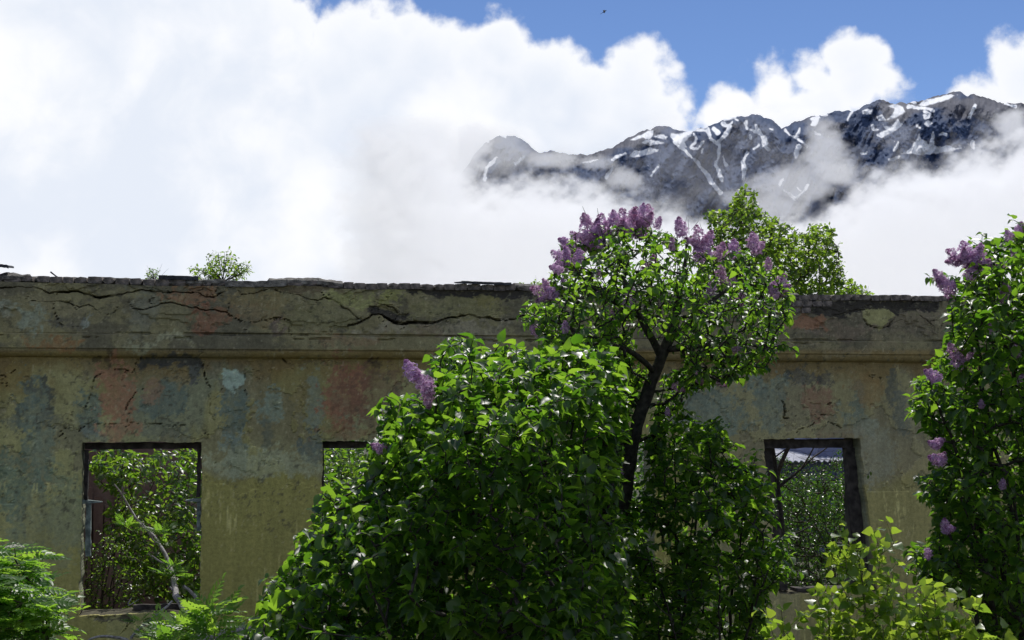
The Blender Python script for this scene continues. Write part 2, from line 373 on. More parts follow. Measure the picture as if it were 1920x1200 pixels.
def make_mountain():
    rx, ry = np.array(RIDGE, float).T
    xs = np.concatenate([np.linspace(795, 860, 40)[:-1], np.linspace(860, 1930, 860), np.linspace(1930, 2300, 40)[1:]])
    yr = np.interp(xs, rx, ry) + (fbm(xs * 0.09, xs * 0, seed=31, oct=5) - 0.5) * 9
    # rows: back slope (above: goes behind the crest), then dense rows down to y=400, then coarse
    t = np.concatenate([np.linspace(0, 210, 165), np.linspace(216, 520, 30)])
    X = np.repeat(xs[None], len(t), 0)
    YP = yr[None] + t[:, None]
    T = np.repeat(t[:, None], len(xs), 1)
    # ribs and gullies that run down to the lower right / left
    u = X + T * 0.35
    r1 = 1 - np.abs(2 * fbm(u / 95, T / 260, seed=41, oct=4) - 1)
    r2 = 1 - np.abs(2 * fbm(u / 26 + 3, T / 60, seed=47, oct=5, rough=0.6) - 1)
    r3 = fbm(X / 9, YP / 9, seed=53, oct=4, rough=0.65)
    fade = sstep(0, 26, T)
    rel = (r1 - 0.6) * 430 * fade + (r2 - 0.6) * 95 * sstep(0, 12, T) + (r3 - 0.5) * 46 * sstep(0, 5, T)
    D = 5600 - T * 3.2 - rel
    V = np.zeros(X.shape + (3,))
    c, s = math.cos(PITCH), math.sin(PITCH)
    dx, dz = (X - 960) / F, (600 - YP) / F
    wy, wz = c - dz * s, s + dz * c
    V[..., 0] = dx / wy * D; V[..., 1] = D; V[..., 2] = CAM[2] + wz / wy * D
    # back slope
    back = []
    for k in range(1, 12):
        b = V[0].copy(); b[:, 1] += k * 160; b[:, 2] -= k * 120 + (fbm(xs * 0.03, np.full_like(xs, k * .7), seed=61) - .5) * 60 * k
        back.append(b)
    V = np.concatenate([np.array(back[::-1]), V], 0)
    ny, nx = V.shape[:2]
    nb = len(back)
    # colour
    warp = (fbm(X / 14, YP / 14, seed=71, oct=4) - 0.5) * 7
    wx, wy = (fbm(X / 24, YP / 24, seed=72, oct=4) - .5) * 13, (fbm(X / 24, YP / 24, seed=73, oct=4) - .5) * 13
    wid = .30 + 1.05 * fbm(X / 11, YP / 11, seed=74, oct=3)
    snow = np.zeros(X.shape)
    for p in SNOW_POLYS:
        d = seg_dist(X, YP, p, True); d = np.where(in_poly(X, YP, p), -d, d)
        snow = np.maximum(snow, 1 - sstep(-0.8, 0.9, d + warp))
    for p, w in SNOW_LINES:
        d = seg_dist(X + wx, YP + wy, p) - w / 3.556 * 0.9 * wid
        snow = np.maximum(snow, 1 - sstep(-0.7, 0.8, d + warp * 0.5))
    sp = fbm(X / 3.2, YP / 3.2, seed=77, oct=3)
    snow = np.maximum(snow, .6 * sstep(0.83, 0.89, sp) * sstep(0.45, 0.6, fbm(X / 60, YP / 40, seed=79)) * sstep(10, 40, T))
    brown = .8 * sstep(0.42, 0.62, fbm(X / 60, YP / 30, seed=83) + 0.22 * sstep(1500, 1800, X) - 0.005 * T + 0.04)
    rough_ = fbm(X / 7, YP / 7, seed=87, oct=5, rough=0.7)
    hazy_rock = (1 - brown)[..., None] * np.array([0.06, 0.09, 0.165]) + brown[..., None] * np.array([0.14, 0.137, 0.15])  # haze of the distance is painted into the rock as blue
    hazy_rock = hazy_rock * (0.72 + 0.6 * rough_)[..., None]
    C = hazy_rock * (1 - snow[..., None]) + np.array([0.94, 0.95, 0.96]) * snow[..., None]
    C = np.concatenate([np.full((nb, nx, 3), 0.1), C], 0)
    i = np.arange(nx * ny).reshape(ny, nx)
    f = np.stack([i[:-1, :-1], i[1:, :-1], i[1:, 1:], i[:-1, 1:]], -1).reshape(-1, 4)
    m, N, L, out = new_mat('mountain_hazy_rock_and_snow')
    at = N('ShaderNodeAttribute'); at.attribute_name = 'tone'
    b = N('ShaderNodeBsdfPrincipled'); b.inputs['Roughness'].default_value = 0.9; b.inputs['Specular IOR Level'].default_value = 0.1
    L(at.outputs['Color'], b.inputs['Base Color']); L(b.outputs[0], out.inputs[0])
    o = link('mountain', mesh_np('mountain', V.reshape(-1, 3), f, mats=[m], attrs={'tone': C.reshape(-1, 3)})); tag(o, kind='structure')
    # land to the left of it, hidden in the cloud
make_mountain()

# ------------------------------------------------------------------ cloud lying against the mountain (a real body of mist with varying thickness)
def make_cloud_bank(name, Yc, xs, ys, thick, sigma, aniso=0.35):
    X, YP = np.meshgrid(xs, ys)
    T = thick(X, YP)
    edge = (X - xs[0] < 3) | (xs[-1] - X < 3) | (YP - ys[0] < 3) | (ys[-1] - YP < 3)
    T = np.where(edge, 0, T); T = np.where(T < 3, 0, T)
    c, s = math.cos(PITCH), math.sin(PITCH)
    dx, dz = (X - 960) / F, (600 - YP) / F
    wy, wz = c - dz * s, s + dz * c
    def lay(D):
        V = np.zeros(X.shape + (3,)); V[..., 0] = dx / wy * D; V[..., 1] = D; V[..., 2] = CAM[2] + wz / wy * D
        return V.reshape(-1, 3)
    ny, nx = X.shape; n = nx * ny
    mid = Yc - (YP - 300) * 4.3                # the mist leans back against the slope
    A = lay(mid - T / 2); B = lay(mid + T / 2)
    flat = (T <= 0).ravel()
    i = np.arange(n).reshape(ny, nx)
    q = np.stack([i[:-1, :-1], i[1:, :-1], i[1:, 1:], i[:-1, 1:]], -1).reshape(-1, 4)
    keep = ~flat[q].all(1)
    q = q[keep]
    # front and back share their rim vertices
    back = np.where(flat, np.arange(n), np.arange(n) + n)
    fb = back[q][:, ::-1]
    V = np.concatenate([A, B]); faces = np.concatenate([q, fb])
    used, inv = np.unique(faces, return_inverse=True)
    m, N, L, out = new_mat(name + '_mist')
    v = N('ShaderNodeVolumePrincipled'); v.inputs['Color'].default_value = (0.997, 0.999, 1.0, 1); v.inputs['Density'].default_value = sigma
    v.inputs['Anisotropy'].default_value = aniso
    L(v.outputs[0], out.inputs['Volume'])
    o = link(name, mesh_np(name, V[used], inv.reshape(faces.shape), mats=[m])); tag(o, kind='stuff')
    return o

FOG_LINE = [(420, 520), (600, 440), (720, 345), (800, 300), (850, 318), (880, 340), (940, 345), (1000, 318), (1080, 336), (1130, 342), (1200, 370), (1250, 382), (1290, 395), (1340, 385), (1400, 392), (1450, 400),
            (1520, 392), (1565, 355), (1620, 318), (1680, 308), (1750, 304), (1820, 292), (1870, 268), (1920, 232), (2000, 200), (2100, 210)]
def fog_thick(X, YP):
    fl = np.interp(X, *np.array(FOG_LINE, float).T)
    n1 = fbm(X / 70, YP / 50, seed=101, oct=6, rough=0.55) - 0.5
    n2 = fbm(X / 22 + YP / 40, YP / 22, seed=111, oct=5, rough=0.6) - 0.5
    T = 430 * sstep(-46, 84, YP - fl + n1 * 110 + n2 * 45) ** 2.2
    T = T + 13 * sstep(-.25, .3, n1 + n2 * .4 + (YP - 260) / 500)
    def puff(cx, cy, rx, ry, amt, rot=0.0, lo=-0.1):
        c, s = math.cos(rot), math.sin(rot)
        a = ((X - cx) * c + (YP - cy) * s) / rx; b = (-(X - cx) * s + (YP - cy) * c) / ry
        d = 1 - np.sqrt(a * a + b * b)
        return amt * np.clip(sstep(lo, 0.8, d + n1 * 1.1 + n2 * 0.5), 0, 1)
    for a in ((1548, 285, 50, 80, 95, -0.3), (1500, 350, 120, 52, 85, 0.0), (1575, 325, 70, 40, 120, 0), (1040, 300, 80, 26, 90, 0), (880, 285, 50, 55, 180, 0), (945, 285, 75, 60, 60, 0),
              (1120, 305, 60, 22, 70, 0), (1900, 225, 40, 40, 120, 0), (1400, 372, 70, 30, 60, 0), (1165, 335, 50, 30, 90, 0), (1450, 385, 110, 38, 90, 0)):
        T = np.maximum(T, puff(*a))
    T = np.maximum(T, 400 * (1 - sstep(800, 930, X + n1 * 110 + n2 * 40 - (YP - 300) * .5)) ** 1.5 * sstep(200, 300, YP + n1 * 60))
    ry = np.interp(X, *np.array(RIDGE, float).T)
    return T * sstep(600, 850, X + n1 * 130 + n2 * 40) * np.maximum(sstep(-46, -4, YP - ry + n1 * 24), 1 - sstep(870, 960, X))
make_cloud_bank('cloud_bank', 4150, np.linspace(420, 2100, 520), np.linspace(150, 660, 210), fog_thick, 0.012)

# ------------------------------------------------------------------ ruined building
ALPHA = math.atan(0.2131)
CA, SA = math.cos(ALPHA), math.sin(ALPHA)
ORG = np.array([0.0, 15.0, 0.0])
def W(px, py, depth=0.0):
    """(along, height) in the building's own frame of the point seen at a photo pixel on the plane at this depth behind the wall face"""
    d = ray_dir(px, py)
    n = np.array([-SA, CA, 0.0])
    t = (n @ (ORG - CAM) + depth) / (n @ d)
    p = CAM + d * t - ORG
    return float(p[0] * CA + p[1] * SA), float(p[2])
def BW(s, d, z):
    """building frame -> world"""
    return np.array([ORG[0] + s * CA - d * SA, ORG[1] + s * SA + d * CA, z])

building = empty('ruined_building', tuple(ORG), ALPHA)
tag(building, 'roofless plastered building with cracked stained walls and empty window openings', 'building')

Z_TOP = W(263, 527)[1]                 # underside of the top brick course at the left
Z_LEDGE = W(263, 627)[1]
Z_BAND = W(263, 656)[1]
Z_CAV = W(263, 671)[1]
WIN_T, WIN_B = W(263, 829)[1], W(263, 1151)[1]
wl0, wl1 = W(151, 990)[0], W(377, 990)[0]
wm0 = W(605, 900)[0]; wm1 = wm0 + (wl1 - wl0)
wr0, wr1 = W(1431, 830)[0], W(1613, 830)[0]
gap = ((wr0 + wr1) / 2 - (wl0 + wl1) / 2) / 4.0
hid_c = (wm0 + wm1) / 2 + (((wr0 + wr1) / 2 - (wm0 + wm1) / 2) / 2)
WINDOWS = [(wl0, wl1, 0), (wm0, wm1, 0), (hid_c - 0.59, hid_c + 0.59, 0), (wr0, wr1, 1)]
WALL_T = 0.42
TOPLINE = [(0, 512), (60, 514), (200, 517), (300, 521), (420, 521), (480, 522), (540, 520), (600, 522), (640, 527), (760, 528), (900, 530), (1000, 531), (1150, 540), (1250, 547), (1440, 550), (1600, 549), (1760, 551), (1920, 553)]
tl = np.array([W(x, y, -0.07) for x, y in TOPLINE])
def top_z(s): return np.interp(s, tl[:, 0], tl[:, 1])

CRACKS = [  # photo-traced cracks: points, half width (m), depth
    ([(0, 541), (30, 539), (60, 538), (80, 543), (95, 549), (115, 549), (140, 547), (160, 551), (180, 556), (205, 555), (230, 553), (250, 545), (280, 545), (300, 548), (320, 550), (340, 548), (360, 548), (375, 553), (390, 558), (405, 555), (420, 547)], .008, .05),
    ([(110, 549), (145, 547), (165, 552), (185, 557), (210, 556)], .014, .06),
    ([(60, 565), (85, 567), (115, 565), (135, 570), (150, 575), (170, 568)], .005, .03), ([(100, 575), (108, 598), (118, 612), (160, 615)], .005, .03),
    ([(170, 568), (178, 580), (190, 590), (210, 590), (220, 577)], .004, .02),
    ([(250, 578), (270, 581), (285, 577), (305, 569), (330, 572), (350, 575), (375, 582), (400, 582), (425, 587), (450, 602), (480, 606), (495, 602), (510, 597), (525, 595), (540, 603), (547, 614)], .008, .045),
    ([(440, 541), (455, 552), (480, 550), (500, 543)], .005, .03), ([(515, 545), (535, 551), (560, 553), (575, 562), (595, 565), (607, 558), (602, 545)], .008, .04),
    ([(607, 557), (625, 565), (645, 580), (660, 590), (672, 597), (680, 598)], .010, .05),
    ([(650, 613), (665, 608), (680, 600), (695, 592), (715, 590), (728, 597), (740, 605), (750, 607), (765, 604), (790, 605), (810, 605), (825, 601), (845, 594), (875, 591), (900, 597), (925, 599), (960, 598), (1000, 590)], .015, .07),
    ([(720, 594), (742, 606), (765, 606), (800, 606)], .022, .07),
    ([(700, 565), (715, 573), (735, 578), (745, 588)], .010, .04),
    ([(0, 705), (15, 703), (29, 695)], .006, .03), ([(192, 700), (178, 708), (174, 718), (172, 735), (160, 762), (157, 785), (157, 800), (147, 810)], .006, .035),
    ([(238, 697), (249, 697), (256, 673), (270, 668)], .007, .03), ([(372, 668), (380, 680), (382, 700), (393, 727), (391, 750), (394, 775), (402, 790)], .008, .04),
    ([(254, 735), (250, 742), (238, 758), (242, 775), (240, 795)], .005, .03), ([(160, 797), (200, 793), (225, 795), (250, 794), (300, 796), (350, 797)], .004, .02),
    ([(1493, 815), (1497, 805), (1515, 800), (1530, 790), (1540, 780), (1555, 778)], .005, .03), ([(1555, 790), (1570, 798), (1578, 803)], .006, .03),
    ([(485, 696), (475, 696), (462, 692), (458, 710), (458, 725), (465, 745)], .005, .03), ([(528, 672), (540, 680), (545, 686)], .008, .03),
    ([(395, 817), (380, 831)], .004, .02), ([(250, 1162), (240, 1172), (227, 1192)], .005, .03), ([(590, 806), (602, 812), (606, 820)], .005, .03),
    ([(1468, 750), (1472, 765), (1470, 782), (1478, 786)], .010, .05), ([(1553, 757), (1558, 755)], .016, .05), ([(1630, 700), (1640, 710), (1655, 708)], .003, .02),
    ([(1720, 590), (1735, 603), (1745, 615), (1740, 630)], .006, .03), ([(1615, 600), (1625, 612), (1645, 617), (1665, 612), (1675, 595)], .008, .04),
    ([(130, 803), (112, 806), (95, 803)], .004, .02), ([(405, 860), (403, 880)], .003, .02), ([(1280, 742), (1300, 740), (1320, 735)], .004, .02),
]
# places where a layer of plaster has come away: outline, depth (m), tone as it stands there
PEELS = [
    ([(256, 682), (262, 671), (285, 668), (340, 667), (366, 668), (376, 678), (380, 692), (372, 700), (366, 690), (340, 684), (300, 683), (280, 685), (270, 692), (258, 692)], .02, (40, 40, 38)),
    ([(355, 690), (374, 688), (372, 706), (368, 722), (360, 730), (352, 716)], .015, (50, 52, 50)),
    ([(690, 575), (715, 575), (740, 585), (750, 592), (765, 588), (760, 600), (735, 602), (712, 590), (690, 592)], .03, (34, 33, 31)),
    ([(419, 702), (440, 700), (455, 705), (457, 722), (445, 730), (432, 736), (417, 727)], -.008, (84, 95, 90)),
    ([(1608, 575), (1640, 572), (1675, 580), (1672, 602), (1650, 614), (1625, 612), (1612, 598)], -.012, (76, 76, 55)),
    ([(760, 534), (1000, 536), (1000, 556), (940, 560), (900, 553), (880, 560), (850, 554), (820, 556), (790, 549), (765, 548)], .03, (30, 29, 28)),  # recess below the bricks, its shadow painted into the dark tone
    ([(1495, 561), (1600, 560), (1760, 562), (1760, 585), (1700, 583), (1680, 592), (1660, 580), (1600, 584), (1570, 596), (1540, 590), (1500, 578)], .035, (30, 29, 28)),  # right-hand recess below the bricks, shadow painted in likewise
    ([(1480, 600), (1500, 590), (1530, 600), (1545, 612), (1520, 618), (1490, 612)], .01, (72, 56, 46)),
    ([(160, 1154), (240, 1153), (245, 1166), (230, 1168), (215, 1160), (185, 1162)], .015, (45, 44, 36)),
    ([(480, 535), (600, 536), (640, 545), (620, 549), (585, 545), (555, 552), (520, 545)], .012, (52, 48, 38)),
]
# stains: cx, cy, rx, ry, tone as seen in this light, strength
STAINS = [
    (65, 765, 36, 55, (55, 62, 57), .95), (75, 850, 26, 70, (60, 68, 61), .7), (30, 920, 60, 55, (56, 66, 58), .75), (30, 800, 20, 18, (52, 56, 50), .7), (95, 790, 22, 22, (54, 56, 50), .6), (170, 775, 20, 48, (58, 66, 60), .85), (120, 960, 40, 60, (64, 72, 60), .6),
    (310, 742, 44, 42, (55, 62, 57), .95), (300, 815, 60, 18, (58, 62, 56), .6), (175, 815, 26, 14, (62, 68, 66), .7), (440, 765, 27, 52, (57, 64, 59), .95), (442, 845, 22, 50, (66, 74, 70), .8), (505, 755, 24, 36, (66, 74, 68), .85), (507, 815, 10, 30, (52, 56, 50), .7),
    (590, 745, 20, 60, (64, 70, 64), .75), (583, 835, 20, 30, (54, 60, 57), .85), (570, 730, 8, 30, (48, 46, 36), .6), (560, 730, 18, 40, (72, 66, 42), .5), (60, 730, 18, 14, (44, 44, 40), .6), (95, 740, 8, 24, (40, 38, 34), .6),
    (222, 735, 34, 50, (80, 60, 48), .8), (225, 805, 36, 26, (86, 66, 52), .7), (283, 725, 16, 22, (78, 60, 48), .6), (650, 745, 42, 60, (72, 52, 42), .8), (668, 720, 18, 34, (78, 52, 43), .6), (625, 770, 24, 30, (80, 58, 46), .6), (640, 815, 50, 12, (72, 58, 44), .6),
    (700, 760, 60, 60, (58, 46, 38), .6), (205, 682, 14, 10, (34, 32, 24), .7), (330, 705, 40, 14, (74, 66, 46), .6), (710, 695, 12, 8, (34, 30, 26), .7),
    (1330, 775, 70, 44, (62, 69, 64), .85), (1300, 745, 40, 20, (54, 60, 56), .7), (1440, 725, 45, 18, (62, 69, 64), .85), (1440, 765, 30, 34, (56, 64, 62), .6), (1500, 715, 26, 20, (44, 46, 46), .7), (1548, 705, 12, 26, (44, 44, 42), .85), (1608, 745, 12, 40, (54, 62, 58), .7), (1612, 795, 34, 26, (64, 70, 64), .7),
    (1675, 725, 12, 46, (48, 50, 46), .8), (1690, 770, 14, 40, (52, 56, 54), .7), (1540, 760, 34, 30, (72, 56, 48), .7), (1560, 830, 60, 20, (76, 66, 54), .4), (1625, 720, 30, 30, (72, 58, 38), .5), (1640, 850, 40, 60, (76, 78, 70), .6),
    # frieze
    (70, 603, 30, 16, (70, 76, 70), .7), (165, 607, 12, 12, (80, 86, 84), .8), (140, 600, 30, 14, (42, 42, 40), .6), (20, 575, 16, 10, (76, 80, 74), .6), (120, 575, 60, 16, (64, 62, 50), .6), (200, 570, 30, 22, (72, 70, 54), .6), (270, 580, 30, 40, (62, 64, 58), .6),
    (350, 560, 50, 20, (72, 56, 44), .75), (400, 600, 50, 22, (72, 54, 44), .8), (380, 530, 60, 10, (62, 54, 38), .4), (470, 560, 60, 16, (68, 62, 44), .6), (480, 590, 50, 20, (66, 58, 44), .5), (520, 610, 25, 12, (56, 50, 48), .7), (600, 590, 50, 30, (62, 62, 46), .6),
    (650, 555, 38, 18, (74, 76, 52), .8), (720, 555, 30, 14, (72, 74, 46), .8), (850, 575, 100, 20, (62, 62, 44), .6), (910, 555, 30, 14, (68, 66, 42), .6), (720, 620, 70, 14, (72, 70, 62), .8), (880, 615, 80, 18, (70, 68, 60), .8), (800, 620, 30, 12, (60, 54, 46), .6),
    (1560, 615, 80, 18, (62, 56, 50), .6), (1690, 612, 60, 20, (60, 56, 50), .6), (1505, 605, 24, 12, (76, 56, 44), .7), (1470, 585, 40, 10, (70, 64, 50), .5),
    # moulding
    (110, 640, 50, 10, (72, 52, 34), .6), (300, 640, 60, 10, (82, 84, 72), .6), (650, 642, 70, 12, (70, 58, 46), .5), (30, 638, 30, 10, (76, 74, 52), .5), (1600, 655, 100, 10, (70, 66, 54), .5),
    # plain lower wall
    (90, 1000, 60, 60, (72, 74, 58), .6), (490, 870, 110, 26, (84, 88, 74), .7), (30, 990, 20, 60, (60, 68, 60), .5), (430, 960, 12, 40, (98, 98, 78), .0),
]
LIT = 0.178     # what the shaded wall shows of its own albedo
def wall_tone(s, z, proud):
    """albedo of the plaster, from stains, streaks and peeled places that have their own shapes"""
    # nominal photo pixel of the point on the wall plane (only used to read the traced shapes)
    p = np.stack([ORG[0] + s * CA, ORG[1] + s * SA, z], -1)
    q = pix(p.reshape(-1, 3)); X, Y = q[:, 0], q[:, 1]
    w1 = (fbm(s * 3.1, z * 3.1, seed=201, oct=6, rough=0.6) - .5).ravel(); w2 = (fbm(s * 3.1 + 40, z * 3.1, seed=211, oct=6, rough=0.6) - .5).ravel()
    f1 = (fbm(s * 16, z * 16, seed=221, oct=5, rough=0.65) - .5).ravel()
    f2 = (fbm(s * 45, z * 45, seed=231, oct=3, rough=0.7) - .5).ravel()
    Xw, Yw = X + w1 * 70 + f1 * 26, Y + w2 * 70 + f1 * 22
    def L_(c): return lin(c)
    T = np.zeros((len(X), 3)) + L_((70, 68, 46))
    def mix(T, c, m): return T * (1 - m[:, None]) + L_(c) * m[:, None]
    big = fbm(s * 0.9 + 7, z * 0.9, seed=241, oct=5).ravel()
    T = mix(T, (84, 84, 62), sstep(0.42, 0.62, big) * 0.7)
    T = mix(T, (58, 64, 58), sstep(0.52, 0.66, fbm(s * 1.7 + 3, z * 1.1, seed=251, oct=6, rough=.6).ravel()) * 0.6)
    T = mix(T, (76, 74, 60), sstep(1200, 1400, Xw) * .6)
    T = mix(T, (84, 80, 60), sstep(780, 880, Yw) * sstep(1350, 1500, Xw) * .8)
    T = mix(T, (84, 84, 58), sstep(790, 860, Yw) * (1 - sstep(600, 1300, X)) * .7)
    fr = Y < 660
    T[fr] = mix(T[fr], (62, 60, 48), np.full(fr.sum(), .8))
    T[fr] = mix(T[fr], (46, 45, 40), sstep(0.5, 0.62, fbm(s * 2.6, z * 4.5, seed=261, oct=6, rough=.65).ravel()[fr]) * .7)
    T = mix(T, (52, 50, 46), sstep(900, 1250, Xw) * (Y < 640) * .35)
    sh2 = fbm(s * 1.9 + 15, z * 1.9, seed=371, oct=6, rough=.6).ravel()
    T = mix(T, (62, 60, 52), sstep(.542, .552, sh2) * (z.ravel() < Z_CAV) * (z.ravel() > 2.2) * .5)
    # lower painted dado
    dado = sstep(-9, 9, Yw * 0.15 + Y * 0.85 - 895 + w1 * 60) * (X > 372) * (X < 1300) + sstep(-20, 20, Yw * .3 + Y * .7 - 1010 + w1 * 100) * (X < 200) * .8 + sstep(-30, 30, Y - 900 + w1 * 160) * (X > 1500) * .6
    T = mix(T, (77, 75, 43), np.clip(dado, 0, 1) * .8)
    # brown run-off under the moulding
    drip = sstep(668, 700, Y) * (1 - sstep(690, 745, Y + w1 * 50 + 20 * (fbm(s * 12, s * 0, seed=271, oct=3).ravel() - .5)))
    T = mix(T, (62, 50, 28), (sstep(652, 662, Y) * (1 - sstep(685, 730, Y + w1 * 90 + f1 * 30)) * .65))
    for cx, cy, rx, ry, c, a in STAINS:
        ww = 0.45 if ry > rx * 1.3 else 1.0; a = a * .92
        d = 1 - np.hypot((X + (w1 * 70 * ww + f1 * 30) - cx) / rx, (Y + w2 * 70 + f1 * 26 - cy) / ry) + f2 * .35
        T = mix(T, c, sstep(-0.08, 0.12, d + f1 * 1.3 + f2 * .6) * a * (.75 + .5 * sstep(-.2, .2, f2 + f1)))
    for poly, dep, c in PEELS:
        x0, y0 = np.min(poly, 0) - 20; x1, y1 = np.max(poly, 0) + 20
        k = np.where((X > x0) & (X < x1) & (Y > y0) & (Y < y1))[0]
        if len(k):
            xx, yy = X[k] + f1[k] * 30 + w2[k] * 20, Y[k] + f1[k] * 26 + w1[k] * 20
            d = seg_dist(xx, yy, poly, True); d = np.where(in_poly(xx, yy, poly), -d, d)
            T[k] = mix(T[k], c, 1 - sstep(-1, 1, d))
    # specks of bare render, soot specks, scratches
    T = mix(T, (40, 40, 34), sstep(.62, .70, fbm(s * 22, z * 22, seed=281, oct=4, rough=.7).ravel()) * sstep(.45, .6, big) * (Y < 1000) * .7)
    T = mix(T, (108, 106, 92), sstep(.70, .76, fbm(s * 30, z * 18, seed=291, oct=4, rough=.7).ravel()) * .22)
    scr = sstep(.66, .72, fbm(s * 40, z * 5, seed=301, oct=4, rough=.6).ravel()) * (Y > 905) * sstep(.4, .6, fbm(s * 2, z * 2, seed=311).ravel())
    T = mix(T, (112, 110, 78), scr * .5)
    T = T * np.array([1.05, 1.0, .85])
    return T / LIT, X, Y

_r = np.random.default_rng(55)
for pts, hw, dep in list(CRACKS):
    for (x0_, y0_), (x1_, y1_) in zip(pts[:-1], pts[1:]):
        if _r.random() < .34:
            p = [(x0_, y0_)]; a_ = _r.uniform(0, 6.28)
            for _ in range(_r.integers(2, 6)):
                a_ += _r.normal(0, .6); p.append((p[-1][0] + math.cos(a_) * 7, p[-1][1] + math.sin(a_) * 7))
            CRACKS.append((p, .0035, .02))
def wall_relief(s, z):
    """how far the surface stands proud of the wall plane: moulding profile, frieze, lost plaster, cracks"""
    prof = np.zeros_like(s)
    n = fbm(s * 6, z * 6, seed=321, oct=5) - .5
    prof = np.where(z > Z_CAV, 0.085 * np.sqrt(np.clip(1 - (1 - np.clip((z - Z_CAV) / (Z_BAND - Z_CAV), 0, 1)) ** 2, 0, 1)), prof)
    prof = np.where(z > Z_BAND, 0.10 + 0.01 * n, prof)
    prof = np.where(z > Z_LEDGE - 0.012, 0.055, prof)
    rough_ = (fbm(s * 2.2, z * 3.5, seed=331, oct=6) - .5)
    prof = prof + np.where(z > Z_LEDGE, rough_ * 0.05, rough_ * 0.012) + (fbm(s * 14, z * 14, seed=341, oct=4) - .5) * np.where(z > Z_LEDGE, 0.016, 0.004)
    # crumbled lip of the moulding
    chip = sstep(.60, .68, fbm(s * 5, z * 20, seed=351, oct=4))
    prof = prof - chip * 0.025 * ((z > Z_LEDGE - 0.05) & (z < Z_LEDGE + .02))
    # layered shells of old plaster on the frieze
    sh = fbm(s * 1.6 + 5, z * 3.0, seed=361, oct=5, rough=.55)
    prof = prof + np.where(z > Z_LEDGE + .02, 0.018 * sstep(.495, .505, sh) + 0.012 * sstep(.595, .603, sh), 0)
    sh2 = fbm(s * 1.9 + 15, z * 1.9, seed=371, oct=6, rough=.6)
    prof = prof + np.where(z < Z_CAV, -0.010 * sstep(.545, .55, sh2) * (z > 2.2), 0)
    return prof

